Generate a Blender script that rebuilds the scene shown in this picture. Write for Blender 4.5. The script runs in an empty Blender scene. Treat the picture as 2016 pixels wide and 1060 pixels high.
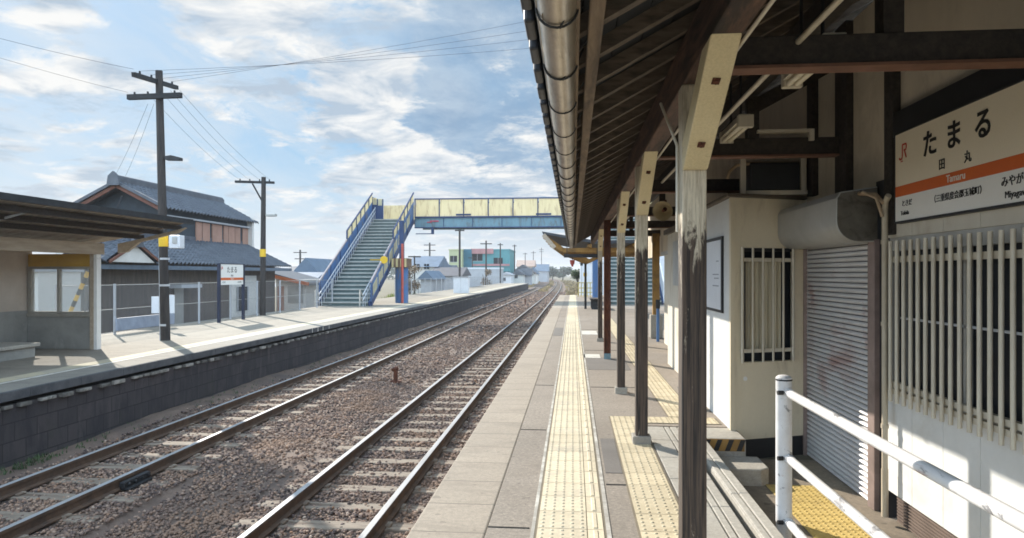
import bpy, bmesh, math, random
import numpy as np
from mathutils import Vector, Matrix
random.seed(7)
rng = np.random.default_rng(7)
S = bpy.context.scene
COL = S.collection
PI = math.pi
R = math.radians

# ------------------------------------------------------------------ camera model of the photograph
FPX, VPX, HOR, EYE = 1344.0, 1128.0, 540.0, 1.53
YAW = math.atan((VPX - 1008) / FPX)
SA, CA = math.sin(YAW), math.cos(YAW)

def P(x, y, d):
    """a world point from its place in the picture and its real distance"""
    u = (x - 1008) / FPX * d
    return Vector((-SA * d + CA * u, CA * d + SA * u, EYE + (HOR - y) / FPX * d))

def YX(x, X):
    """world Y of the picture column x on the vertical plane X = const"""
    d = FPX * X / (CA * (x - VPX))
    return (d + SA * X) / CA

# ------------------------------------------------------------------ materials
def nt(m):
    m.use_nodes = True
    t = m.node_tree
    return t, t.nodes, t.links, t.nodes['Principled BSDF']

def mix(N, L, fac, a, b, mode='MIX'):
    n = N.new('ShaderNodeMix'); n.data_type = 'RGBA'; n.blend_type = mode
    for s, v in ((n.inputs[0], fac), (n.inputs[6], a), (n.inputs[7], b)):
        if isinstance(v, (int, float)): s.default_value = v
        elif isinstance(v, tuple): s.default_value = v if len(v) == 4 else (*v, 1)
        else: L.new(v, s)
    return n.outputs[2]

def math_(N, L, op, a, b=0.0, clamp=False):
    n = N.new('ShaderNodeMath'); n.operation = op; n.use_clamp = clamp
    for s, v in ((n.inputs[0], a), (n.inputs[1], b)):
        if isinstance(v, (int, float)): s.default_value = v
        else: L.new(v, s)
    return n.outputs[0]

def rng_(N, L, v, a, b, c=0.0, d=1.0):
    n = N.new('ShaderNodeMapRange'); n.inputs[1].default_value = a; n.inputs[2].default_value = b
    n.inputs[3].default_value = c; n.inputs[4].default_value = d
    L.new(v, n.inputs[0]); return n.outputs[0]

def coords(N, L, scale=(1, 1, 1), rot=(0, 0, 0), kind='Object'):
    t = N.new('ShaderNodeTexCoord'); mp = N.new('ShaderNodeMapping')
    mp.inputs[3].default_value = scale; mp.inputs[2].default_value = rot
    L.new(t.outputs[kind], mp.inputs[0]); return mp.outputs[0]

def noise(N, L, vec, scale, detail=6, rough=0.6, dist=0.0):
    n = N.new('ShaderNodeTexNoise'); n.inputs['Scale'].default_value = scale
    n.inputs['Detail'].default_value = detail; n.inputs['Roughness'].default_value = rough
    n.inputs['Distortion'].default_value = dist
    L.new(vec, n.inputs['Vector']); return n.outputs[0]

def bumpit(N, L, B, h, strength, dist=0.01):
    b = N.new('ShaderNodeBump'); b.inputs['Strength'].default_value = strength
    b.inputs['Distance'].default_value = dist
    L.new(h, b.inputs['Height']); L.new(b.outputs[0], B.inputs['Normal'])

MATS = {}
def M(name, c1, c2=None, scale=6.0, rough=0.75, metal=0.0, bump=0.25, stretch=(1, 1, 1), stain=None, stain_scale=1.3,
      stain_rng=(0.5, 0.68), fine=None, spec=0.4, bdist=0.006, island=0.0, mid=None):
    """mottled surface: two tones of noise, optional stains of their own shape, optional fine grit"""
    if name in MATS: return MATS[name]
    m = bpy.data.materials.new(name); MATS[name] = m
    t, N, L, B = nt(m)
    c2 = c2 or tuple(x * 0.75 for x in c1)
    v = coords(N, L, stretch)
    n1 = noise(N, L, v, scale, 8, 0.65, 0.3)
    c = mix(N, L, rng_(N, L, n1, 0.34, 0.66), (*c1, 1), (*c2, 1))
    if stain:
        n2 = noise(N, L, v, stain_scale, 8, 0.7, 0.6)
        c = mix(N, L, rng_(N, L, n2, stain_rng[0], stain_rng[1], 0, 0.85), c, (*stain, 1))
    if fine:
        v2 = coords(N, L)
        n3 = noise(N, L, v2, fine[0], 3, 0.6)
        c = mix(N, L, rng_(N, L, n3, 0.35, 0.65, -fine[1] * 0, fine[1]), c, tuple(x * 0.45 for x in c1) + (1,))
    if mid:
        v3 = coords(N, L); n5 = noise(N, L, v3, mid[0], 5, 0.75, .4)
        c = mix(N, L, rng_(N, L, n5, .40, .62, 0, mid[1]), c, tuple(x * .42 for x in c1) + (1,))
        c = mix(N, L, rng_(N, L, n5, .40, .30, 0, mid[1] * .6), c, tuple(min(1, x * 1.5) for x in c1) + (1,))
    if mid and mid[1] > .45:
        n7 = noise(N, L, coords(N, L), 11, 2, .5); c = mix(N, L, rng_(N, L, n7, .685, .70, 0, .7), c, tuple(x * .35 for x in c1) + (1,))
    if island:
        g = N.new('ShaderNodeNewGeometry')
        hsv = N.new('ShaderNodeHueSaturation'); L.new(c, hsv.inputs['Color'])
        L.new(rng_(N, L, g.outputs['Random Per Island'], 0, 1, 1 - island, 1 + island), hsv.inputs['Value'])
        c = hsv.outputs[0]
    L.new(c, B.inputs['Base Color'])
    B.inputs['Roughness'].default_value = rough
    B.inputs['Metallic'].default_value = metal
    B.inputs['Specular IOR Level'].default_value = spec
    if bump: bumpit(N, L, B, n1, bump, bdist)
    return m

wood_dark = M('dark_timber', (0.052, 0.041, 0.034), (0.019, 0.016, 0.014), 4, 0.8, stretch=(6, 6, 6), bump=0.4)
wood_soffit = M('blue_black_board', (0.026, 0.028, 0.032), (0.013, 0.015, 0.018), 5, 0.85, bump=0.3)  # blue-black boards in two random tones
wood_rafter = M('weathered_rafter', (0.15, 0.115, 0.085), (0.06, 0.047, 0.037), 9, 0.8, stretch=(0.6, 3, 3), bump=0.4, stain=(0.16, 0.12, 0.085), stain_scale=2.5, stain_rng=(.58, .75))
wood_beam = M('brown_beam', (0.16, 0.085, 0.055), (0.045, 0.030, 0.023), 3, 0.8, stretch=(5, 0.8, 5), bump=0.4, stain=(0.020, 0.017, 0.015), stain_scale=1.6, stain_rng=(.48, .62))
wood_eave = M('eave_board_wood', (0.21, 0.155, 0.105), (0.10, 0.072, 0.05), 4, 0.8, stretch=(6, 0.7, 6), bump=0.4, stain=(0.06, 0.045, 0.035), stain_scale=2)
cream = M('cream_paint', (0.66, 0.56, 0.35), (0.60, 0.50, 0.30), 3, 0.55, bump=0.12, stain=(0.33, 0.24, 0.14), stain_scale=5, stain_rng=(.64, .74), fine=(90, .25))
ochre = M('ochre_paint', (0.34, 0.19, 0.05), (0.26, 0.14, 0.035), 3, 0.7, bump=0.15, stain=(0.10, 0.065, 0.03), stain_scale=1.5, stain_rng=(.48, .66))
rust = M('rusty_steel', (0.14, 0.045, 0.022), (0.055, 0.022, 0.014), 7, 0.85, bump=0.5, stretch=(2, 2, .8))
steel_dark = M('dark_steel', (0.035, 0.037, 0.04), (0.02, 0.02, 0.022), 8, 0.6, metal=0.3, bump=0.2)
tile_black = M('black_roof_tile', (0.030, 0.034, 0.042), (0.018, 0.02, 0.026), 3, 0.45, bump=0.1)
gutter_m = M('galvanised_gutter', (0.52, 0.46, 0.37), (0.36, 0.305, 0.235), 5, 0.33, metal=0.8, bump=0.15, stretch=(4, 1, 4), stain=(0.16, 0.12, 0.085), stain_scale=3, stain_rng=(.55, .75))
beige = M('beige_wall_paint', (0.72, 0.63, 0.465), (0.67, 0.58, 0.42), 2.2, 0.65, bump=0.12, stretch=(1.6, 1.6, .5), fine=(140, .2), stain=(0.40, 0.32, 0.215), stain_scale=1.8, stain_rng=(.52, .74))
panelw = M('cream_panel', (0.66, 0.615, 0.52), (0.60, 0.55, 0.455), 2, 0.6, bump=0.1, stretch=(1.6, 1.6, .5), fine=(160, .14), stain=(0.44, 0.37, 0.27), stain_scale=1.7, stain_rng=(.52, .74))
whitewall = M('white_grey_panel', (0.68, 0.685, 0.67), (0.62, 0.62, 0.60), 2, 0.6, bump=0.08, fine=(150, .1), mid=(14, .07), stain=(0.52, 0.49, 0.43), stain_scale=1.6, stain_rng=(.56, .76))
plaster = M('grey_plaster', (0.66, 0.575, 0.45), (0.54, 0.47, 0.365), 1.6, 0.8, bump=0.15, stretch=(1, 1, .35), stain=(0.34, 0.28, 0.205), stain_scale=1.8, stain_rng=(.5, .72))
white_paint = M('white_paint', (0.78, 0.77, 0.74), (0.72, 0.70, 0.66), 5, 0.4, bump=0.08, stain=(0.34, 0.30, 0.27), stain_scale=4.5, stain_rng=(.62, .7))
def railing_paint():
    """aged white enamel: grime, grey scuffs and rust-red chips in patches along the pipe"""
    m = bpy.data.materials.new('chipped_white_paint'); t, N, L, B = nt(m)
    v = coords(N, L, (1, .45, 1)); n1 = noise(N, L, v, 5, 8, .65, .4); n2 = noise(N, L, coords(N, L, (1, .3, 1)), 13, 9, .7, .8); n3 = noise(N, L, coords(N, L, (1, .25, 1.4)), 4.5, 8, .7, .6)
    c = mix(N, L, rng_(N, L, n1, .38, .66), (.66, .655, .65, 1), (.55, .53, .515, 1))
    c = mix(N, L, rng_(N, L, n2, .575, .61), c, (.25, .245, .25, 1))
    c = mix(N, L, rng_(N, L, n3, .61, .65, 0, .7), c, (.34, .17, .125, 1))
    L.new(c, B.inputs['Base Color']); B.inputs['Roughness'].default_value = .55; B.inputs['Specular IOR Level'].default_value = .3
    bumpit(N, L, B, math_(N, L, 'ADD', n1, n2), .3, .004)
    return m
rail_white = railing_paint()
bar_m = M('painted_grille_bar', (0.60, 0.545, 0.44), (0.50, 0.445, 0.35), 8, 0.45, bump=0.1, stretch=(1, 1, .3), stain=(0.17, 0.10, 0.055), stain_scale=5, stain_rng=(.66, .76))
grey_metal = M('grey_sheet_metal', (0.46, 0.46, 0.44), (0.37, 0.365, 0.345), 2.5, 0.45, metal=0.35, bump=0.1, stain=(0.14, 0.115, 0.09), stain_scale=3, stain_rng=(.6, .76))
shutter_m = M('shutter_slats', (0.66, 0.645, 0.64), (0.57, 0.555, 0.55), 1.6, 0.5, metal=0.25, bump=0.06, stain=(0.40, 0.24, 0.21), stain_scale=1.4, stain_rng=(.56, .70))
jamb_m = M('shutter_guide', (0.30, 0.225, 0.20), (0.20, 0.15, 0.13), 5, 0.55, metal=0.3, bump=0.1)
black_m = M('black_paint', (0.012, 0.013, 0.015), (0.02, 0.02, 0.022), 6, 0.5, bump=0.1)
conc = M('concrete', (0.40, 0.37, 0.315), (0.30, 0.275, 0.235), 2.2, 0.9, bump=0.3, mid=(28, .3), fine=(120, .3), stain=(0.20, 0.175, 0.15), stain_scale=.9, stain_rng=(.52, .75))
conc_l = M('pale_concrete', (0.47, 0.44, 0.385), (0.38, 0.35, 0.30), 1.4, 0.9, bump=0.25, mid=(26, .4), fine=(110, .25), stain=(0.30, 0.275, 0.235), stain_scale=1.1, stain_rng=(.52, .72))
conc_shelter = M('shelter_concrete', (0.33, 0.32, 0.29), (0.22, 0.215, 0.20), 1.5, 0.9, bump=0.3, fine=(60, .2), stain=(0.45, 0.43, 0.39), stain_scale=1.1, stain_rng=(.55, .7))
dark_gap = M('dark_gap', (0.02, 0.018, 0.016), None, 6, 0.9)
rail_head = M('worn_rail_head', (0.40, 0.40, 0.41), (0.31, 0.305, 0.30), 4, 0.58, metal=0.35, bump=0.05, stretch=(4, .3, 4))
rail_side = M('rusty_rail_side', (0.12, 0.072, 0.046), (0.06, 0.038, 0.027), 6, 0.85, bump=0.3)
sleeper_m = M('weathered_sleeper', (0.30, 0.245, 0.19), (0.17, 0.135, 0.105), 5, 0.9, bump=0.4, stretch=(.5, 3, 3), stain=(0.11, 0.075, 0.055), stain_scale=3, stain_rng=(.46, .6), island=.12)
asphalt = M('worn_asphalt', (0.355, 0.30, 0.245), (0.28, 0.238, 0.194), 1.1, 0.92, bump=0.5, mid=(34, .62), fine=(110, .55), stain=(0.22, 0.178, 0.14), stain_scale=.7, stain_rng=(.48, .66), bdist=.003)
soil = M('track_soil', (0.20, 0.14, 0.108), (0.115, 0.082, 0.067), 2.2, 0.95, bump=0.9, fine=(60, .6), stain=(0.075, 0.062, 0.058), stain_scale=.5, stain_rng=(.48, .68))
ground_m = M('dry_ground', (0.16, 0.135, 0.09), (0.10, 0.10, 0.055), .3, 0.95, bump=0.3, fine=(12, .4))
yard_m = M('yard_concrete', (0.33, 0.275, 0.205), (0.235, 0.19, 0.145), 1.7, 0.9, bump=0.3, mid=(22, .5), fine=(120, .35), stain=(0.12, 0.095, 0.075), stain_scale=1.6, stain_rng=(.52, .66))
tact = M('pale_tactile_tile', (0.66, 0.565, 0.405), (0.58, 0.49, 0.34), 2.4, 0.8, bump=0.1, mid=(24, .22), fine=(130, .2), stain=(0.44, 0.385, 0.30), stain_scale=2.6, stain_rng=(.5, .7), island=0.09)
tact_y = M('yellow_tactile_tile', (0.62, 0.525, 0.36), (0.545, 0.455, 0.30), 2.6, 0.8, bump=0.1, mid=(24, .25), fine=(130, .25), stain=(0.42, 0.33, 0.20), stain_scale=3.2, stain_rng=(.5, .7), island=0.1)
tact_s = M('strong_yellow_tile', (0.64, 0.46, 0.14), (0.55, 0.40, 0.14), 3, 0.7, bump=0.1, fine=(130, .2), stain=(0.42, 0.30, 0.10), stain_scale=2.2)
grout = M('grout', (0.20, 0.165, 0.115), None, 6, 0.95)
paint_line = M('white_line_paint', (0.62, 0.59, 0.53), (0.48, 0.455, 0.40), 7, 0.8, bump=.1, stain=(0.28, 0.25, 0.21), stain_scale=4, stain_rng=(.55, .68))
blue = M('blue_paint', (0.075, 0.17, 0.36), (0.06, 0.135, 0.29), 2, 0.55, bump=0.1, stretch=(1, 1, .5), stain=(0.16, 0.15, 0.15), stain_scale=2.2, stain_rng=(.52, .64))
blue_deep = M('deep_blue_paint', (0.025, 0.055, 0.145), (0.022, 0.045, 0.11), 2, 0.5, bump=0.06)
girder_m = M('light_blue_girder', (0.17, 0.29, 0.345), (0.135, 0.24, 0.29), 1.5, 0.5, bump=0.06, stretch=(2, 2, .6), stain=(0.12, 0.13, 0.13), stain_scale=1.6, stain_rng=(.5, .66))
cream_panel2 = M('faded_yellow_sheet', (0.80, 0.75, 0.56), (0.73, 0.68, 0.49), 2, 0.6, bump=0.08, stretch=(3, 3, .5), stain=(0.42, 0.33, 0.20), stain_scale=1.6, stain_rng=(.52, .68))
def translucent(m, k):
    N, L = m.node_tree.nodes, m.node_tree.links; B = N['Principled BSDF']; out = N['Material Output']
    t = N.new('ShaderNodeBsdfTranslucent'); mx = N.new('ShaderNodeMixShader'); mx.inputs[0].default_value = k
    src = B.inputs['Base Color'].links[0].from_socket; L.new(src, t.inputs[0]); L.new(B.outputs[0], mx.inputs[1]); L.new(t.outputs[0], mx.inputs[2]); L.new(mx.outputs[0], out.inputs[0])
translucent(cream_panel2, .5)
stair_m = M('green_grey_tread', (0.22, 0.26, 0.25), (0.16, 0.19, 0.185), 2.5, 0.8, bump=0.1, stain=(0.24, 0.25, 0.23), stain_scale=2)
riser_m = M('dark_teal_riser', (0.12, 0.17, 0.17), (0.09, 0.13, 0.13), 3, 0.7)
tread_edge = M('worn_tread_edge', (0.42, 0.43, 0.40), None, 4, 0.7)
lattice_m = M('grey_rail_paint', (0.55, 0.57, 0.60), (0.45, 0.46, 0.48), 4, 0.5)
pole_m = M('creosoted_pole', (0.060, 0.052, 0.048), (0.030, 0.028, 0.028), 5, 0.85, bump=0.4, stretch=(3, 3, .4))
yellow_m = M('yellow_band', (0.75, 0.48, 0.03), (0.68, 0.42, 0.03), 4, 0.6)
orange_m = M('orange_band', (0.62, 0.13, 0.02), (0.56, 0.11, 0.02), 5, 0.5, bump=.02)
sign_w = M('sign_face_white', (0.80, 0.79, 0.755), (0.76, 0.745, 0.70), 2, 0.4, bump=.02, fine=(80, .05))
sign_c = M('sign_face_cream', (0.80, 0.71, 0.555), (0.77, 0.68, 0.52), 2, 0.4, bump=.02, fine=(80, .06))
ink = M('black_lettering', (0.012, 0.012, 0.012), None, 5, 0.5, bump=0)
red_ink = M('red_lettering', (0.60, 0.06, 0.025), None, 5, 0.5, bump=0)
white_ink = M('white_lettering', (0.8, 0.78, 0.72), None, 5, 0.5, bump=0)
navy = M('navy_paint', (0.016, 0.022, 0.05), None, 5, 0.5)
kawara = M('grey_smoked_tile', (0.085, 0.098, 0.122), (0.045, 0.053, 0.068), 2.4, 0.38, bump=0.15, stain=(0.05, 0.06, 0.075), stain_scale=.9, stain_rng=(.52, .7), spec=.6)
house_wood = M('grey_board_wall', (0.15, 0.125, 0.105), (0.09, 0.076, 0.068), 3, 0.85, stretch=(3, 3, .4), bump=.3)
house_white = M('white_stucco', (0.68, 0.66, 0.62), (0.60, 0.58, 0.54), 1.5, 0.85, bump=.15)
house_pink = M('salmon_panel', (0.42, 0.25, 0.19), (0.34, 0.20, 0.15), 1.6, 0.8, bump=.1)
barge_red = M('red_brown_barge', (0.17, 0.07, 0.045), (0.12, 0.05, 0.034), 4, 0.7)
navy_gable = M('slate_blue_gable', (0.04, 0.055, 0.07), (0.03, 0.04, 0.052), 4, 0.7)
teal = M('teal_wall', (0.085, 0.27, 0.285), (0.075, 0.23, 0.25), 1, 0.7)
pink_m = M('pink_band', (0.44, 0.22, 0.22), None, 1, 0.7)
lime = M('lime_wall', (0.44, 0.46, 0.27), (0.4, 0.42, 0.25), 1, 0.7)
glass_d = M('dark_interior_glass', (0.010, 0.012, 0.016), (0.016, 0.019, 0.024), 2, 0.35, bump=0, spec=.08)  # near-black colour stands for the unlit room behind clear glass
curtain_m = M('cream_curtain', (0.60, 0.54, 0.40), (0.44, 0.39, 0.28), 3, 0.9, stretch=(7, 7, .3), bump=.3)
yellow_wood = M('mustard_board', (0.50, 0.30, 0.06), (0.42, 0.25, 0.05), 2, 0.7)
tan_wood = M('tan_beam', (0.46, 0.38, 0.285), (0.34, 0.27, 0.20), 2.5, 0.8, stretch=(5, .7, 5), bump=.3)
corr_m = M('corrugated_sheet', (0.42, 0.36, 0.295), (0.27, 0.225, 0.185), 2, 0.7, stretch=(1, 3, 1), bump=.2, stain=(.16, .13, .11), stain_scale=2.2, stain_rng=(.5, .66))
grey_b = M('pale_grey_wall', (0.45, 0.46, 0.48), (0.38, 0.39, 0.41), .8, 0.8)
blue_roof = M('blue_grey_roof', (0.13, 0.18, 0.25), (0.09, 0.13, 0.18), .8, 0.6)
leaf_green = M('green_leaf', (0.055, 0.095, 0.030), (0.030, 0.055, 0.018), 3, 0.6, island=.45)
leaf_brown = M('autumn_leaf', (0.20, 0.125, 0.07), (0.11, 0.085, 0.045), 3, 0.7, island=.4)
leaf_far = M('far_leaf', (0.085, 0.105, 0.075), (0.055, 0.07, 0.05), 1, 0.8, island=.4)
bark = M('bark', (0.07, 0.05, 0.035), (0.04, 0.03, 0.022), 6, 0.9, bump=.5)
insul = M('lamp_housing', (0.03, 0.032, 0.036), None, 5, 0.5)
tube_glass = M('white_diffuser', (0.72, 0.66, 0.52), (0.66, 0.6, 0.46), 4, 0.4, bump=0)
wire_m = M('cable_black', (0.03, 0.034, 0.045), None, 5, 0.6, bump=0)
paper_m = M('poster_paper', (0.66, 0.68, 0.72), (0.60, 0.62, 0.66), 3, 0.35, bump=0)
hump = M('white_enamel', (0.70, 0.72, 0.75), (0.62, 0.64, 0.67), 3, 0.4)

def pole_paint():
    """cream paint peeling off dark timber: mostly gone low down"""
    m = bpy.data.materials.new('peeling_post_paint'); t, N, L, B = nt(m)
    v = coords(N, L, (1, 1, 1)); vs = coords(N, L, (15, 15, 2.6))
    grain = noise(N, L, vs, 3, 8, .7)
    n = noise(N, L, vs, 1.0, 8, .72, .6)
    sep = N.new('ShaderNodeSeparateXYZ'); L.new(v, sep.inputs[0])
    z = rng_(N, L, sep.outputs[2], 0.7, 2.05, 0.0, 0.34)
    zz = rng_(N, L, sep.outputs[2], 1.72, 2.05, 0.0, 0.30)
    k = math_(N, L, 'ADD', math_(N, L, 'ADD', n, z), zz)
    crk = noise(N, L, coords(N, L, (34, 34, 2.2)), 2.2, 6, .7, .4)
    mask = rng_(N, L, math_(N, L, 'ADD', k, math_(N, L, 'MULTIPLY', math_(N, L, 'SUBTRACT', crk, .5), .22)), 0.765, 0.83)
    fib = noise(N, L, coords(N, L, (42, 42, 1.1)), 1.6, 8, .7, .3)
    wood = mix(N, L, rng_(N, L, fib, .40, .60), (0.088, 0.06, 0.043, 1), (0.011, 0.009, 0.008, 1))
    rem = noise(N, L, coords(N, L, (20, 20, 1.5)), 1.3, 9, .7, .5)
    mask = math_(N, L, 'MAXIMUM', mask, math_(N, L, 'MULTIPLY', rng_(N, L, rem, .635, .655), .9))
    paint = mix(N, L, rng_(N, L, crk, .42, .62), (0.62, 0.55, 0.42, 1), (0.33, 0.275, 0.205, 1))
    c = mix(N, L, mask, wood, paint)
    L.new(c, B.inputs['Base Color']); B.inputs['Roughness'].default_value = .75
    h = math_(N, L, 'ADD', mask, fib)
    bumpit(N, L, B, h, .5, .004)
    return m
post_m = pole_paint()

def ballast_mat():
    m = bpy.data.materials.new('ballast_stone'); t, N, L, B = nt(m)
    g = N.new('ShaderNodeNewGeometry'); r = N.new('ShaderNodeValToRGB')
    e = r.color_ramp.elements
    e[0].position = 0; e[0].color = (0.045, 0.034, 0.032, 1)
    e[1].position = 1; e[1].color = (0.62, 0.49, 0.39, 1)
    for p, c in ((.2, (.115, .08, .07)), (.45, (.215, .145, .118)), (.65, (.32, .20, .14)), (.85, (.43, .30, .22)), (.93, (.30, .16, .09))):
        x = e.new(p); x.color = (*c, 1)
    L.new(g.outputs['Random Per Island'], r.inputs[0])
    v = coords(N, L); n = noise(N, L, v, .45, 5, .6)
    n2 = noise(N, L, v, 40, 4, .6)
    c = mix(N, L, rng_(N, L, n, .42, .62, 0, .6), r.outputs[0], (0.11, 0.08, 0.074, 1))
    c = mix(N, L, rng_(N, L, n2, .3, .7, 0, .35), c, (0.05, 0.04, 0.035, 1))
    n4 = noise(N, L, coords(N, L), .8, 6, .65, .4)
    c = mix(N, L, rng_(N, L, n4, .5, .66, 0, .6), c, (.31, .19, .12, 1))
    L.new(c, B.inputs['Base Color']); B.inputs['Roughness'].default_value = .92
    return m
ballast_m = ballast_mat()

def block_wall_mat():
    """dark weathered concrete blocks on the platform face (courses run along Y)"""
    m = bpy.data.materials.new('weathered_block_wall'); t, N, L, B = nt(m)
    tc = N.new('ShaderNodeTexCoord'); sp = N.new('ShaderNodeSeparateXYZ'); cb = N.new('ShaderNodeCombineXYZ')
    L.new(tc.outputs['Object'], sp.inputs[0]); L.new(sp.outputs[1], cb.inputs[0]); L.new(sp.outputs[2], cb.inputs[1])
    b = N.new('ShaderNodeTexBrick'); L.new(cb.outputs[0], b.inputs['Vector'])
    b.inputs['Scale'].default_value = 1; b.inputs['Brick Width'].default_value = .40; b.inputs['Row Height'].default_value = .26
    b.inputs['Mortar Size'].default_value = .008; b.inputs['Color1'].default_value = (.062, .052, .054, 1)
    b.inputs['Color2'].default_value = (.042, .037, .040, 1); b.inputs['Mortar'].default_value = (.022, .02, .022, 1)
    v = coords(N, L, (1, 1, .35)); n = noise(N, L, v, 3, 8, .7, .4)
    c = mix(N, L, rng_(N, L, n, .45, .62, 0, .75), b.outputs[0], (.024, .023, .028, 1))
    n2 = noise(N, L, coords(N, L, (2, 2, .25)), 2.2, 6, .7)
    c = mix(N, L, rng_(N, L, n2, .60, .72, 0, .6), c, (.13, .11, .10, 1))
    n3 = noise(N, L, coords(N, L), 1.1, 6, .7)
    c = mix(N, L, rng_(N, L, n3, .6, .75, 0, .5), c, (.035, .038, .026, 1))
    L.new(c, B.inputs['Base Color']); B.inputs['Roughness'].default_value = .95
    h = math_(N, L, 'ADD', math_(N, L, 'MULTIPLY', b.outputs[1], -1.0), n)
    bumpit(N, L, B, h, .6, .02)
    return m
block_m = block_wall_mat()

def slab_mat(name, base, dark, w, h, swap=False, grit=.5):
    """paving slabs with fine joints; w along Y, h along X"""
    m = bpy.data.materials.new(name); t, N, L, B = nt(m)
    tc = N.new('ShaderNodeTexCoord'); sp = N.new('ShaderNodeSeparateXYZ'); cb = N.new('ShaderNodeCombineXYZ')
    L.new(tc.outputs['Object'], sp.inputs[0]); L.new(sp.outputs[1], cb.inputs[0]); L.new(sp.outputs[0], cb.inputs[1])
    b = N.new('ShaderNodeTexBrick'); b.offset = 0; L.new(cb.outputs[0], b.inputs['Vector'])
    b.inputs['Scale'].default_value = 1; b.inputs['Brick Width'].default_value = w; b.inputs['Row Height'].default_value = h
    b.inputs['Mortar Size'].default_value = .006; b.inputs['Color1'].default_value = (*base, 1)
    b.inputs['Color2'].default_value = (*[x * .86 for x in base], 1); b.inputs['Mortar'].default_value = (*dark, 1)
    v = coords(N, L)
    n = noise(N, L, v, 1.6, 8, .65, .3); n2 = noise(N, L, v, 130, 3, .6); n3 = noise(N, L, v, .6, 6, .7, .5)
    c = mix(N, L, rng_(N, L, n, .4, .68, 0, .35), b.outputs[0], (*[x * .6 for x in base], 1))
    c = mix(N, L, rng_(N, L, n3, .52, .7, 0, .45), c, (*[x * .5 for x in base], 1))
    c = mix(N, L, rng_(N, L, n2, .35, .65, 0, grit), c, (*[x * .5 for x in base], 1))
    n5 = noise(N, L, v, 30, 5, .75, .4)
    c = mix(N, L, rng_(N, L, n5, .42, .64, 0, grit), c, (*[x * .45 for x in base], 1))
    n6 = noise(N, L, coords(N, L, (1, 3.5, 1)), 1.3, 7, .7, .6)
    n7 = noise(N, L, v, 9, 2, .5); c = mix(N, L, rng_(N, L, n7, .685, .70, 0, .6), c, (*[x * .4 for x in base], 1))
    c = mix(N, L, rng_(N, L, n6, .52, .62, 0, .5), c, (*[x * .52 for x in base], 1))
    L.new(c, B.inputs['Base Color']); B.inputs['Roughness'].default_value = .92
    bumpit(N, L, B, n2, .35, .003)
    return m
edge_slab_m = slab_mat('edge_slabs', (.41, .342, .268), (.085, .07, .055), .5, 8)
left_top_m = slab_mat('far_platform_slabs', (.31, .275, .222), (.19, .17, .145), 1.2, 1.2, grit=.3)  # worn grey-beige slab colour with stains and joints

def mesh_fence_mat():
    """fine chain-link wire: open diamonds"""
    m = bpy.data.materials.new('chain_link_wire'); t, N, L, B = nt(m)
    B.inputs['Base Color'].default_value = (.24, .25, .27, 1); B.inputs['Roughness'].default_value = .6
    tc = N.new('ShaderNodeTexCoord'); sp = N.new('ShaderNodeSeparateXYZ'); L.new(tc.outputs['Object'], sp.inputs[0])
    def tri(op):
        a = math_(N, L, op, sp.outputs[1], sp.outputs[2]); a = math_(N, L, 'MULTIPLY', a, 16.0)
        a = math_(N, L, 'FRACT', a); a = math_(N, L, 'SUBTRACT', a, .5); return math_(N, L, 'ABSOLUTE', a)
    mn = math_(N, L, 'MINIMUM', tri('ADD'), tri('SUBTRACT'))
    L.new(math_(N, L, 'LESS_THAN', mn, .022), B.inputs['Alpha'])
    return m
link_m = mesh_fence_mat()

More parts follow.
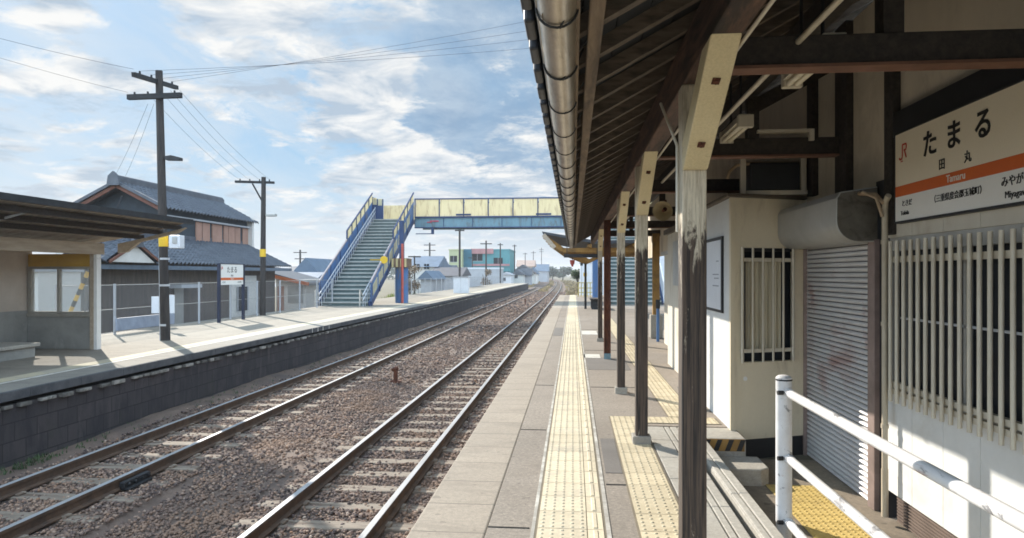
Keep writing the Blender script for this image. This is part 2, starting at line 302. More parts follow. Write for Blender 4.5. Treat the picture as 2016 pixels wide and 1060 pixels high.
# ------------------------------------------------------------------ mesh builder
class MB:
    def __init__(s): s.v = []; s.f = []; s.mi = []; s.sm = []
    def add(s, vs, fs, mi=0, smooth=False):
        o = len(s.v); s.v += [tuple(p) for p in vs]
        for f in fs: s.f.append([i + o for i in f]); s.mi.append(mi); s.sm.append(smooth)
        return s
    def box(s, a, b, mi=0):
        x0, y0, z0 = a; x1, y1, z1 = b
        return s.add([(x0, y0, z0), (x1, y0, z0), (x1, y1, z0), (x0, y1, z0), (x0, y0, z1), (x1, y0, z1), (x1, y1, z1), (x0, y1, z1)],
                     [(0, 3, 2, 1), (4, 5, 6, 7), (0, 1, 5, 4), (1, 2, 6, 5), (2, 3, 7, 6), (3, 0, 4, 7)], mi)
    def beam(s, p, q, w, h, up=(0, 0, 1), mi=0):
        p, q = Vector(p), Vector(q); d = (q - p).normalized(); u = Vector(up)
        if abs(d.dot(u)) > .98: u = Vector((0, 1, 0))
        r = d.cross(u).normalized(); u = r.cross(d).normalized()
        vs = []
        for c in (p, q):
            for sx, sy in ((-1, -1), (1, -1), (1, 1), (-1, 1)): vs.append(c + r * sx * w / 2 + u * sy * h / 2)
        return s.add(vs, [(3, 2, 1, 0), (4, 5, 6, 7), (0, 1, 5, 4), (1, 2, 6, 5), (2, 3, 7, 6), (3, 0, 4, 7)], mi)
    def cyl(s, p, q, r0, r1=None, n=14, mi=0, cap=True):
        r1 = r0 if r1 is None else r1
        p, q = Vector(p), Vector(q); d = (q - p).normalized()
        a = d.orthogonal().normalized(); b = d.cross(a)
        vs = [c + (a * math.cos(2 * PI * i / n) + b * math.sin(2 * PI * i / n)) * r for c, r in ((p, r0), (q, r1)) for i in range(n)]
        s.add(vs, [(i, (i + 1) % n, n + (i + 1) % n, n + i) for i in range(n)], mi, True)
        if cap: s.add(vs, [tuple(reversed(range(n))), tuple(range(n, 2 * n))], mi)
        return s
    def tube(s, pts, r, n=8, mi=0):
        pts = [Vector(p) for p in pts]; rings = []
        a = None
        for i, p in enumerate(pts):
            d = (pts[min(i + 1, len(pts) - 1)] - pts[max(i - 1, 0)]).normalized()
            a = d.orthogonal().normalized() if a is None else (a - d * a.dot(d)).normalized()
            b = d.cross(a)
            rings.append([p + (a * math.cos(2 * PI * k / n) + b * math.sin(2 * PI * k / n)) * r for k in range(n)])
        vs = [q for g in rings for q in g]
        fs = [(i * n + k, i * n + (k + 1) % n, (i + 1) * n + (k + 1) % n, (i + 1) * n + k) for i in range(len(pts) - 1) for k in range(n)]
        s.add(vs, fs, mi, True)
        s.add(vs, [tuple(reversed(range(n))), tuple(range(len(vs) - n, len(vs)))], mi)
        return s
    def prism(s, poly, ext, mi=0):
        """closed polygon (3D points) extruded by a vector"""
        n = len(poly); e = Vector(ext); vs = [Vector(p) for p in poly] + [Vector(p) + e for p in poly]
        return s.add(vs, [tuple(reversed(range(n))), tuple(range(n, 2 * n))] + [(i, (i + 1) % n, n + (i + 1) % n, n + i) for i in range(n)], mi)
    def dome(s, c, r, n=6, mi=0, h=.5):
        c = Vector(c); vs = []
        for rr, z in ((1, 0), (.72, .75), (.3, 1)):
            for i in range(n): vs.append(c + Vector((math.cos(2 * PI * i / n) * r * rr, math.sin(2 * PI * i / n) * r * rr, z * r * h)))
        fs = [(k * n + i, k * n + (i + 1) % n, (k + 1) * n + (i + 1) % n, (k + 1) * n + i) for k in range(2) for i in range(n)]
        fs.append(tuple(range(2 * n, 3 * n)))
        return s.add(vs, fs, mi, True)
    def build(s, name, mats, parent=None, bevel=0, local=False, recalc=True):
        me = bpy.data.meshes.new(name)
        off = Vector((0, 0, 0))
        if parent is not None and not local:
            p = parent
            while p is not None: off += p.location; p = p.parent
        vs = np.array(s.v, dtype=np.float64) - np.array(off)
        me.from_pydata(vs.tolist(), [], s.f)
        for m in (mats if isinstance(mats, (list, tuple)) else [mats]): me.materials.append(m)
        me.polygons.foreach_set('material_index', s.mi); me.polygons.foreach_set('use_smooth', s.sm)
        if recalc:
            b = bmesh.new(); b.from_mesh(me); bmesh.ops.recalc_face_normals(b, faces=b.faces); b.to_mesh(me); b.free()
        me.update()
        o = bpy.data.objects.new(name, me); COL.objects.link(o)
        if parent is not None: o.parent = parent
        if bevel:
            md = o.modifiers.new('bevel', 'BEVEL'); md.width = bevel; md.segments = 2; md.limit_method = 'ANGLE'
        return o

def tag(o, label=None, cat=None, group=None, kind=None):
    for k, v in (('label', label), ('category', cat), ('group', group), ('kind', kind)):
        if v: o[k] = v
    return o
def thing(name, loc, label, cat, group=None):
    o = bpy.data.objects.new(name, None); COL.objects.link(o); o.location = Vector(loc); o.empty_display_size = .3
    return tag(o, label, cat, group)
def struct(o, label=None, cat=None): return tag(o, label, cat, None, 'structure')
def copy_tree(o, parent=None):
    c = o.copy(); COL.objects.link(c)
    if parent is not None: c.parent = parent
    for ch in list(o.children): copy_tree(ch, c)
    return c
def part_copy(o, loc):
    c = o.copy(); COL.objects.link(c); c.location = loc
    for ch in list(o.children):
        k = ch.copy(); COL.objects.link(k); k.parent = c
    return c

def text(s, size, mat, parent, pos, right, up, name='lettering', align='CENTER', sx=1.0, bold=0.0, extr=.0015):
    cu = bpy.data.curves.new(name, 'FONT'); cu.body = s; cu.size = size; cu.align_x = align; cu.align_y = 'CENTER'
    cu.extrude = extr; cu.offset = bold; cu.resolution_u = 3
    tmp = bpy.data.objects.new('tmp', cu); COL.objects.link(tmp)
    dg = bpy.context.evaluated_depsgraph_get(); dg.update()
    me = bpy.data.meshes.new_from_object(tmp.evaluated_get(dg)); bpy.data.objects.remove(tmp)
    r, u = Vector(right).normalized(), Vector(up).normalized(); nrm = r.cross(u)
    off = Vector((0, 0, 0)); p = parent
    while p is not None: off += p.location; p = p.parent
    mt = Matrix(((r.x * sx, u.x, nrm.x, 0), (r.y * sx, u.y, nrm.y, 0), (r.z * sx, u.z, nrm.z, 0), (0, 0, 0, 1)))
    mt.translation = Vector(pos) - off
    me.transform(mt); me.name = name; me.materials.clear(); me.materials.append(mat)
    o = bpy.data.objects.new(name, me); COL.objects.link(o); o.parent = parent
    return o

# ------------------------------------------------------------------ lines of the railway
RAIL_Z, BED_Z = -0.95, -1.115
TRK = (-2.55, -6.09)
def bend(Y):
    t = max(0.0, Y - 75.0); return -1.1e-4 * t * t
def drop(Y):
    return 0.0
def sweep(prof, X0, ys, mb, mi_of, dz=0, z0=0):
    """sweep a cross-section (list of (x,z), open) along the line"""
    n = len(prof); vs = []
    for Y in ys:
        for px, pz in prof: vs.append((X0 + bend(Y) + px, Y, z0 + pz + drop(Y)))
    for i in range(len(ys) - 1):
        for k in range(n - 1):
            mb.add([], [], 0)
    o = len(mb.v); mb.v += vs
    for i in range(len(ys) - 1):
        for k in range(n - 1):
            mb.f.append([o + i * n + k, o + i * n + k + 1, o + (i + 1) * n + k + 1, o + (i + 1) * n + k]); mb.mi.append(mi_of(k)); mb.sm.append(False)
YS = [-8, -4, 0, 4, 8, 12, 16, 20, 25, 30, 36, 42, 50, 60, 75, 85, 95, 110, 130, 150, 180, 210, 250, 300, 360, 420]

# ground sheet to the horizon
g = MB(); g.add([(-1500, -300, -1.45), (1500, -300, -1.45), (1500, 2500, -1.45), (-1500, 2500, -1.45)], [(0, 1, 2, 3)])
struct(g.build('ground', ground_m))
# track bed (earth under the stones), gently uneven
tb = MB()
xs = np.linspace(-8.4, -0.2, 42); ys = np.concatenate([np.arange(0, 40, .3), np.arange(40, 120, 2), np.arange(120, 440, 15)])
vid = 0
vv = []
for Y in ys:
    for X in xs:
        c = min(abs(X - TRK[0]), abs(X - TRK[1]))
        hz = 0.0
        if 1.15 < c: hz = .045 * math.sin(X * 2.1 + Y * .35) + .03 * math.sin(Y * 1.3 + X) - .02
        vv.append((X + bend(Y), Y, BED_Z - .012 + hz * .8 + random.uniform(-.012, .012) + (0.06 if X < -7.2 else 0)))
nx = len(xs)
tb.add(vv, [(i * nx + k, i * nx + k + 1, (i + 1) * nx + k + 1, (i + 1) * nx + k) for i in range(len(ys) - 1) for k in range(nx - 1)], 0, True)
struct(tb.build('track_bed', soil))

# tracks
rp = [(-.06, -.145), (-.06, -.130), (-.012, -.115), (-.010, -.045), (-.033, -.036), (-.033, -.002), (-.030, 0), (.030, 0), (.033, -.002), (.033, -.036), (.010, -.045), (.012, -.115), (.06, -.130), (.06, -.145)]
def make_track(X0, label, ymax, nspl):
    t = thing('railway_track', (X0, 0, 0), label, 'railway track', 'railway tracks between the platforms')
    yy = [y for y in YS if y <= ymax]
    for sx in (-.566, .566):
        mb = MB(); sweep(rp, X0 + sx, yy, mb, lambda k: 1 if 5 <= k <= 7 else 0, z0=RAIL_Z)
        mb.build('rail', [rail_side, rail_head], t)
    sl = MB(); sl.box((X0 - 1.0, -.11, BED_Z - .13), (X0 + 1.0, .11, RAIL_Z - .146))
    for sx in (-.566, .566):
        for e in (-1, 1):
            sl.box((X0 + sx + e * .085 - .03, -.06, RAIL_Z - .147), (X0 + sx + e * .085 + .03, .06, RAIL_Z - .118))
    s0 = sl.build('sleeper', sleeper_m, t, bevel=.012)
    y = 3.2; first = True; k = 0
    while k < 90:
        o = s0 if first else part_copy(s0, (0, 0, 0)); first = False
        o.location = (bend(y) + random.uniform(-.03, .03), y + random.uniform(-.025, .025), random.uniform(-.012, .004)); o.rotation_euler = (0, random.uniform(-.006, .006), random.uniform(-.012, .012))
        y += .625; k += 1
    rest = MB()
    while y < min(ymax, 230):
        rest.box((X0 + bend(y) - 1.0, y - .11, BED_Z - .13), (X0 + bend(y) + 1.0, y + .11, RAIL_Z - .146)); y += .625
    tag(rest.build('sleepers', sleeper_m, t), kind='stuff')
    return t
make_track(TRK[0], 'railway track beside the near platform with the yellow tactile strip', 420, 90)
make_track(TRK[1], 'railway track running along the dark block wall of the far platform', 130, 90)

# ballast stones
def stones():
    ico_v = []; ph = (1 + 5 ** .5) / 2
    for a in (-1, 1):
        for b in (-ph, ph): ico_v += [(0, a, b), (a, b, 0), (b, 0, a)]
    bmx = bmesh.new()
    for p in ico_v: bmx.verts.new(p)
    bmesh.ops.convex_hull(bmx, input=bmx.verts)
    bmx.verts.ensure_lookup_table(); bmx.verts.index_update()
    V = np.array([v.co[:] for v in bmx.verts]); V /= np.linalg.norm(V[0]); F = np.array([[v.index for v in f.verts] for f in bmx.faces]); bmx.free()
    pts = []
    for y0, y1, dens, sz in ((2.5, 9, 900, .0175), (9, 16, 560, .0205), (16, 28, 200, .028), (28, 50, 60, .042), (50, 100, 14, .08)):
        n = int((y1 - y0) * 7.3 * dens)
        p = np.stack([rng.uniform(-8.1, -.8, n), rng.uniform(y0, y1, n), np.zeros(n), sz * rng.uniform(.55, 1.5, n) ** 1.0], 1)
        pts.append(p)
    p = np.concatenate(pts)
    keep = np.ones(len(p), bool)
    for c in TRK:
        for sx in (-.566, .566): keep &= np.abs(p[:, 0] - (c + sx)) > .085
        ph_ = ((p[:, 1] - 3.2 + .3125) % .625) - .3125
        onsl = (np.abs(p[:, 0] - c) < 1.0) & (np.abs(ph_) < .10)
        keep &= ~(onsl & (np.abs(p[:, 0] - c) < .5) & (rng.uniform(0, 1, len(p)) > .34)); keep &= ~(onsl & (np.abs(p[:, 0] - c) >= .5) & (rng.uniform(0, 1, len(p)) > .62))
    keep &= (p[:, 0] > -7.75) & (p[:, 0] < -1.0)
    bald = np.sin(p[:, 0] * 1.7 + np.sin(p[:, 1] * .5) * 1.5) * np.sin(p[:, 1] * .42 + 1)
    keep &= ~((bald > .72) & (np.minimum(abs(p[:, 0] - TRK[0]), abs(p[:, 0] - TRK[1])) > 1.0) & (rng.uniform(0, 1, len(p)) > .45))
    p = p[keep]; n = len(p)
    c = np.minimum(np.abs(p[:, 0] - TRK[0]), np.abs(p[:, 0] - TRK[1]))
    hz = np.where(c > 1.15, .8 * (.045 * np.sin(p[:, 0] * 2.1 + p[:, 1] * .35) + .03 * np.sin(p[:, 1] * 1.3 + p[:, 0]) - .02), 0)
    ctr = np.stack([p[:, 0], p[:, 1], BED_Z + hz + p[:, 3] * rng.uniform(-.2, .75, n)], 1)
    ang = rng.uniform(0, 2 * PI, n); sc = p[:, 3:4] * rng.uniform(.6, 1.25, (n, 3)); sc[:, 2] *= .75
    W = V[None] * sc[:, None, :] * rng.uniform(.72, 1.2, (n, len(V), 1))
    tilt = rng.uniform(-.6, .6, n)
    ct, st = np.cos(tilt)[:, None], np.sin(tilt)[:, None]
    y2, z2 = W[:, :, 1] * ct - W[:, :, 2] * st, W[:, :, 1] * st + W[:, :, 2] * ct
    ca, sa = np.cos(ang)[:, None], np.sin(ang)[:, None]
    X = W[:, :, 0] * ca - y2 * sa + ctr[:, 0:1]; Yv = W[:, :, 0] * sa + y2 * ca + ctr[:, 1:2]; Z = z2 + ctr[:, 2:3]
    verts = np.stack([X, Yv, Z], 2).reshape(-1, 3).astype(np.float32)
    faces = (F[None] + (np.arange(n) * len(V))[:, None, None]).reshape(-1, 3).astype(np.int32)
    me = bpy.data.meshes.new('ballast'); me.vertices.add(len(verts)); me.vertices.foreach_set('co', verts.ravel())
    me.loops.add(faces.size); me.loops.foreach_set('vertex_index', faces.ravel())
    me.polygons.add(len(faces)); me.polygons.foreach_set('loop_start', np.arange(0, faces.size, 3, dtype=np.int32))
    me.polygons.foreach_set('loop_total', np.full(len(faces), 3, np.int32))
    me.update(calc_edges=True); me.validate(); me.materials.append(ballast_m)
    o = bpy.data.objects.new('ballast', me); COL.objects.link(o); tag(o, kind='stuff')
stones()
# weeds at the foot of the block wall
wd = MB()
for i in range(190):
    x, y = random.uniform(-7.62, -7.3), random.choice([random.gauss(8.6, .5), random.gauss(12, 2), random.uniform(7, 40)])
    for k in range(5):
        a = random.uniform(0, 2 * PI); l = random.uniform(.02, .075); w = .009
        b = Vector((x + random.uniform(-.04, .04), y + random.uniform(-.04, .04), BED_Z + .03)); d = Vector((math.cos(a) * .5, math.sin(a) * .5, 1)) * l
        sd = Vector((-math.sin(a), math.cos(a), 0)) * w
        wd.add([b - sd, b + sd, b + d], [(0, 1, 2)])
tag(wd.build('weeds', leaf_green, recalc=False), kind='stuff')

# rust stump between the tracks, a second one far off, and the joint cover on the far track
def stump(x, y, z, h, label):
    t = thing('track_marker', (x, y, z), label, 'track marker')
    b = MB(); b.cyl((x, y, z - .05), (x, y, z + h), .055, .05); b.box((x - .12, y - .10, z - .04), (x + .14, y + .1, z + .015)); b.build('post', rust, t)
    c = MB(); c.cyl((x - .06, y, z + h), (x + .055, y, z + h + .03), .05, .055, 12); c.box((x - .10, y - .035, z + h - .035), (x - .02, y + .035, z + h + .03)); c.build('cap', rust, t, bevel=.008)
p = P(779, 748, FPX * 2.61 / (748 - HOR)); stump(p.x, p.y, BED_Z, .29, 'rusty iron stump marker standing between the two tracks')
p = P(1034, 597, 58); stump(p.x, p.y, BED_Z, .5, 'small dark marker by the far track near the platform end')
jb = MB(); jx, jy = TRK[1] + .566 + .1, YX(268, TRK[1] + .66)
jb.box((jx - .05, jy - .26, RAIL_Z - .115), (jx + .02, jy + .26, RAIL_Z - .045)); jb.box((jx - .05, jy - .24, RAIL_Z - .15), (jx + .07, jy + .22, RAIL_Z - .116))
for k in range(4): jb.cyl((jx + .02, jy - .18 + k * .12, RAIL_Z - .08), (jx + .05, jy - .18 + k * .12, RAIL_Z - .08), .02, n=6)
tag(jb.build('rail_joint_plate', steel_dark, bevel=.01), 'dark bolted joint plate on the rail of the far track', 'joint plate')

# ------------------------------------------------------------------ near platform
EDGE = -0.97
pf = MB()
pf.box((EDGE + .09, -6, -1.4), (1.035, 50, -.17))
pf.box((1.035, 6.72 + .02, -1.4), (1.58, 50, -.17))
struct(pf.build('platform_body', conc))
es = MB(); es.box((EDGE, -6, -.17), (-.516, 50, 0)); struct(es.build('platform_edge_slabs', edge_slab_m, bevel=.012))
asx = MB(); asx.box((-.514, -6, -.169), (.715, 50, -.002)); asx.box((.717, 7.0, -.169), (1.58, 50, -.002)); asx.box((1.582, 9.6, -.30), (6, 50, -.003))
struct(asx.build('platform_surface', asphalt))
for j, y in enumerate((7.9, 10.4, 14.5, 18.7)):
    pass
# concrete slabs with grooves by the railing, channel and kerb
sl = MB()
y = -5.0
while y < 6.9:
    y1 = min(y + .6, 6.96)
    sl.box((.725, y + .004, -.16), (.90, y1 - .004, 0)); sl.box((.912, y + .004, -.16), (.955, y1 - .004, -.001)); sl.box((.967, y + .004, -.16), (1.03, y1 - .004, 0))
    y = y1
struct(sl.build('paving_slabs', conc_l, bevel=.004))
kb = MB(); y = -5.0
while y < 6.45:
    y1 = min(y + .9, 6.5); kb.box((1.105, y + .003, -.33), (1.150, y1 - .003, -.004)); kb.box((1.158, y + .003, -.33), (1.225, y1 - .003, 0)); y = y1
kb.box((1.10, -5, -.34), (1.22, 6.5, -.02))
struct(kb.build('kerb', conc_l, bevel=.006))
ch = MB(); ch.box((1.032, -5, -.35), (1.104, 6.6, -.10)); struct(ch.build('drain_channel', conc))
yd = MB(); yd.box((1.226, -5, -.5), (2.62, 6.95, -.30)); struct(yd.build('yard_floor', yard_m))

def tactile(name, x0, x1, y0, y1, mat, z=0.0, tile=.3, dots=True, nd=5, bar=None, ymax_d=22):
    b = MB(); b.box((x0 - .012, y0, z - .06), (x1 + .012 + (.1 if bar else 0), y1, z + .002), 1)
    y = y0
    while y < y1 - .05:
        x = x0
        while x < x1 - .05:
            b.box((x + .003, y + .004, z - .03), (x + tile - .003, y + tile - .004, z + .006))
            if y < ymax_d and dots:
                for i in range(nd):
                    for k in range(nd): b.dome((x + tile * (i + .5) / nd, y + tile * (k + .5) / nd, z + .0058), .0125, 6, 0, .42)
            x += tile
        if bar:
            b.box((x1 + .003, y + .004, z - .03), (x1 + .097, y + tile - .004, z + .006))
            if y < ymax_d: b.prism([(x1 + .035, y + .02, z + .0058), (x1 + .065, y + .02, z + .0058), (x1 + .06, y + .02, z + .011), (x1 + .04, y + .02, z + .011)], (0, tile - .04, 0))
        y += tile
    return struct(b.build(name, [mat, grout]))
tactile('tactile_paving', -.215, .085, -1.0, 50, tact, bar=True)
bord = MB(); bord.box((-.25, -1, -.05), (-.228, 50, .0035)); bord.box((.198, -1, -.05), (.225, 50, .0035)); struct(bord.build('tactile_border', M('mortar_border', (.40, .37, .32), (.27, .245, .21), 9, .9, bump=.3, stain=(.56, .53, .47), stain_scale=4, stain_rng=(.48, .6))))
tactile('tactile_paving', .395, .695, -1.0, 7.4, tact_y)
tactile('tactile_paving', .71, 1.31, 7.1, 7.4, tact_y)
tactile('tactile_paving', 1.02, 1.32, 7.42, 26, tact_y, ymax_d=16)
tactile('tactile_paving', 1.335, 1.5, 7.1, 7.4, tact_y, tile=.15, nd=3)
tactile('tactile_paving', 1.66, 2.11, 1.0, 6.1, tact_s, z=-.30, tile=.15, nd=3)
lm = MB()
for x0, x1, yy in ((1146, 1174, 655), (1150, 1180, 701)):
    a = P(x0, yy + 4, FPX * EYE / (yy + 4 - HOR)); b_ = P(x1, yy - 3, FPX * EYE / (yy - 3 - HOR))
    lm.box((a.x, a.y, -.05), (b_.x, b_.y, .0035))
struct(lm.build('platform_marking', paint_line))
for (x0, y0, x1, y1) in ((.24, 11.0, .92, 12.6), (-.50, 17.0, -.27, 19.5), (.25, 5.3, .38, 6.4), (1.4, 8.2, 1.56, 9.4)):
    b = MB(); b.box((x0, y0, -.05), (x1, y1, .0018)); struct(b.build('surface_patch', M('asphalt_patch', (.19, .17, .152), (.15, .134, .12), 2, .92, fine=(150, .6), bump=.5, bdist=.003)))
# scattered expansion joints and patches
jm = MB()
for y in (5.0, 9.3, 13.8, 19.0): jm.box((.24, y, -.05), (.385 if y < 7.4 else .95, y + .018, .0022))
for y in (4.1, 6.7, 9.4): jm.box((-.512, y, -.05), (-.262, y + .012, .0022))
struct(jm.build('surface_joint', dark_gap))

# steps down to the yard
st = thing('hazard_step', (1.4, 6.6, -.3), 'concrete step with black and yellow striped edge beside the cream booth', 'step')
b = MB(); b.box((1.04, 6.50, -.30), (1.60, 6.96, 0)); b.build('tread', conc_l, st, bevel=.012)
b = MB(); b.box((1.06, 6.492, -.115), (1.585, 6.4985, -.004)); b.build('yellow_edge', yellow_wood if False else ochre, st)
b = MB()
for k in range(5):
    x = 1.09 + k * .105; b.prism([(x, 6.489, -.112), (x + .045, 6.489, -.112), (x + .085, 6.489, -.008), (x + .04, 6.489, -.008)], (0, .0025, 0))
b.build('black_stripes', black_m, st)
b = MB(); b.prism([(1.24, 6.05, -.31), (1.62, 6.05, -.31), (1.70, 6.12, -.31), (1.70, 6.485, -.31), (1.24, 6.485, -.31)], (0, 0, .155))
tag(b.build('lower_step', conc_l, bevel=.012), 'lower worn concrete step on the yard below the striped step', 'step')

# white guard railing
gx, gy = 1.36, (4.42 + SA * 1.36) / CA
gr = thing('guard_railing', (gx, gy, -.3), 'white pipe guard railing with rust chips in front of the shutter', 'railing')
b = MB(); b.cyl((gx, gy, -.3), (gx, gy, .86), .050, n=24); b.dome((gx, gy, .86), .05, 24, 0, .35); b.build('post', rail_white, gr)
b = MB(); b.cyl((gx, gy, .842), (gx, gy, .852), .0515, n=24); b.build('cap_ring', steel_dark, gr)
b = MB(); b.cyl((gx, gy - 3.0, -.3), (gx, gy - 3.0, .86), .050, n=24); b.dome((gx, gy - 3, .86), .05, 24, 0, .35); b.build('post', rail_white, gr)
for z in (.765, .345, -.065):
    b = MB(); b.cyl((gx + .02, gy - .02, z), (gx + .02, gy - 3.4, z), .0275, n=20); rl = b.build('rail', rail_white, gr)
    c = MB(); c.cyl((gx + .02, gy + .045, z), (gx + .02, gy - .075, z), .032, n=20); c.cyl((gx - .055, gy - .055, z + .005), (gx - .02, gy - .05, z + .005), .014, n=10, mi=1); c.build('sleeve', [rail_white, steel_dark], gr)

# ------------------------------------------------------------------ station building (right)
WX = 2.35
sb = thing('station_building', (WX, 4, -.3), 'station building wall of cream panels and dark timber under the canopy', 'building')
YB = 7.14           # end of the shutter, start of the booth
yj = YX(1738, WX)   # near jamb of the shutter
yf = YX(1582, WX)
def wallbox(name, y0, y1, z0, z1, mat, x0=WX, th=.1, bevel=0):
    b = MB(); b.box((x0, y0, z0), (x0 + th, y1, z1)); return b.build(name, mat, sb, bevel=bevel)
wtop = 3.7
# lower cladding panels with vertical seams
y = -2.0; b = MB(); seams = []
ycl = yj - .05
k = ycl
while k > -2: seams.append(k); k -= .40
for i in range(len(seams) - 1): b.box((WX, seams[i + 1] + .0025, -.085), (WX + .05, seams[i] - .0025, .66))
b.build('cladding', whitewall, sb); b = MB()
for i in range(len(seams) - 1): b.box((WX, seams[i + 1] + .0025, 1.80), (WX + .05, seams[i] - .0025, 2.50))
b.build('cladding', panelw, sb)
wallbox('backing_wall', -2, ycl, -.085, .66, dark_gap, WX + .051)
wallbox('backing_wall', -2, ycl, 1.80, 2.5, dark_gap, WX + .051)
b = MB(); b.box((WX + .04, -2, -.3), (WX + .14, ycl - .1, -.085))
for i in range(9): b.box((WX + .025, -2, -.285 + i * .023), (WX + .041, ycl - .12, -.275 + i * .023))
b.build('base_vent', M('brown_base', (0.17, 0.125, 0.10), (0.11, 0.08, 0.065), 4, .8), sb)
wallbox('upper_wall', -2, yj + .02, 2.72, wtop, plaster, WX + .03)
wallbox('upper_wall', yj + .02, 22, 2.03, wtop, plaster, WX + .03)
b = MB()
def onwall(x): return YX(x, WX)
for x0, x1, z0 in ((1748, 1765, 1.82), (1650, 1673, 2.05), (1594, 1605, 2.3)): b.box((WX - .03, onwall(x1), z0), (WX + .06, onwall(x0), wtop))
tf = b.build('timber_post', wood_dark, sb, bevel=.006)
b = MB(); b.box((WX - .032, -2, 2.52), (WX + .06, onwall(1766), 2.70)); b.build('head_beam', black_m, sb, bevel=.006)
b = MB(); b.box((WX - .02, onwall(1672), 2.02), (WX + .06, 9, 2.10)); b.build('rail_beam', wood_dark, sb)
# window with grille
wy1 = ycl - .02
wn = MB(); wn.box((WX + .075, -2, .66), (WX + .085, wy1, 1.80)); wn.build('window_pane', glass_d, sb)
wf = MB(); wf.box((WX + .02, -2, .66), (WX + .07, wy1, .70)); wf.box((WX + .02, -2, 1.70), (WX + .07, wy1, 1.80)); wf.box((WX + .02, wy1 - .05, .7), (WX + .07, wy1, 1.7))
for x in (1779, 1899, 1906): wf.box((WX + .05, YX(x, WX + .05) - .014, .70), (WX + .072, YX(x, WX + .05) + .014, 1.70))
wf.build('window_frame', grey_metal, sb)
wr = MB(); wr.box((WX + .05, -2, 1.20), (WX + .07, wy1 - .1, 1.215)); wr.build('window_rail', lattice_m, sb)
gb = MB(); y = YX(1753, 2.27); n = 0
yb0 = y
while y > -1: gb.cyl((2.27, y, .62), (2.27, y, 1.765), .0135, n=10); y -= .098
for z, hh in ((1.635, .042), (.742, .036), (.688, .036)): gb.box((2.288, -1, z - hh / 2), (2.318, yb0 + .06, z + hh / 2))
for z in (1.635, .715):
    for y in (yb0 + .05, yb0 - .9, yb0 - 1.8): gb.box((2.31, y - .02, z - .02), (WX + .01, y + .02, z + .02))
gb.build('window_grille', bar_m, sb)
# pipe and cable by the window
b = MB(); px, py = 2.28, YX(1742, 2.28)
b.tube([(px, py, .1), (px, py, 2.0), (px, py - .01, 2.06), (px + .0, py - .06, 2.10)], .021, 10); b.tube([(px, py, -.25), (px, py, .1)], .024, 10)
for z in (.4, 1.15, 1.75): b.cyl((px, py, z), (px, py, z + .03), .027, n=10)
b.build('conduit_pipe', M('pale_conduit', (0.48, 0.42, 0.32), (0.40, 0.34, 0.25), 6, .5), sb)
b = MB(); b.tube([(2.26, py - .02, 2.05), (2.24, py + .05, 2.12), (2.2, py + .25, 2.15), (2.26, py + .4, 2.19)], .014, 8); b.tube([(2.25, py - .03, 1.95), (2.22, py, 2.09), (2.18, py + .14, 2.15)], .012, 8)
b.build('cable', M('tan_cable', (0.46, 0.34, 0.22), (0.36, 0.26, 0.17), 6, .6), sb)
# roller shutter
rs = MB(); z = -.30
y0, y1 = YX(1716, WX), YB + .04
xs_ = WX + .012
while z < 1.80:
    rs.prism([(xs_ + .020, y0, z), (xs_ + .004, y0, z + .006), (xs_ - .010, y0, z + .014), (xs_ - .014, y0, z + .024), (xs_ - .006, y0, z + .036), (xs_ + .014, y0, z + .041), (xs_ + .024, y0, z + .041), (xs_ + .024, y0, z)], (0, y1 - y0, 0)); z += .045
rs.box((xs_ + .016, y0, -.3), (xs_ + .03, y1, 1.8), 1)
rsh = rs.build('roller_shutter', [shutter_m, dark_gap], sb)
b = MB(); b.box((WX - .03, YX(1729, WX), -.3), (WX + .03, y0 + .005, 1.8)); b.build('shutter_guide', jamb_m, rsh, bevel=.004); b = MB(); b.box((WX - .03, y1 - .06, -.3), (WX + .005, y1, 1.8)); b.build('shutter_guide', jamb_m, rsh, bevel=.004)
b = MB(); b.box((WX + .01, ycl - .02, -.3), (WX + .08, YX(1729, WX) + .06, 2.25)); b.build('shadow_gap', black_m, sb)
hb = []
for k in range(9):
    a = -PI / 2 - k / 8 * (PI / 2); hb.append((2.20 + .16 * math.cos(a), 1.94 + .16 * math.sin(a)))
hood = [(2.35, 1.78)] + hb + [(2.04, 2.12), (2.07, 2.17), (2.35, 2.21)]
yh0, yh1 = YX(1728, WX), YB + .02
b = MB(); b.prism([(x, yh0, z) for x, z in hood], (0, yh1 - yh0, 0)); b.build('shutter_box', grey_metal, rsh, bevel=.006)
b = MB(); b.prism([(x, yh0 - .008, z) for x, z in [(2.345, 1.79)] + [(px_ + .006, pz + .006) for px_, pz in hb] + [(2.05, 2.12), (2.075, 2.16), (2.345, 2.2)]], (0, .007, 0)); b.build('box_end', M('hood_end', (0.17, 0.155, 0.125), (0.10, 0.09, 0.075), 5, .6, metal=.3, stain=(.05, .042, .035), stain_scale=6), rsh)

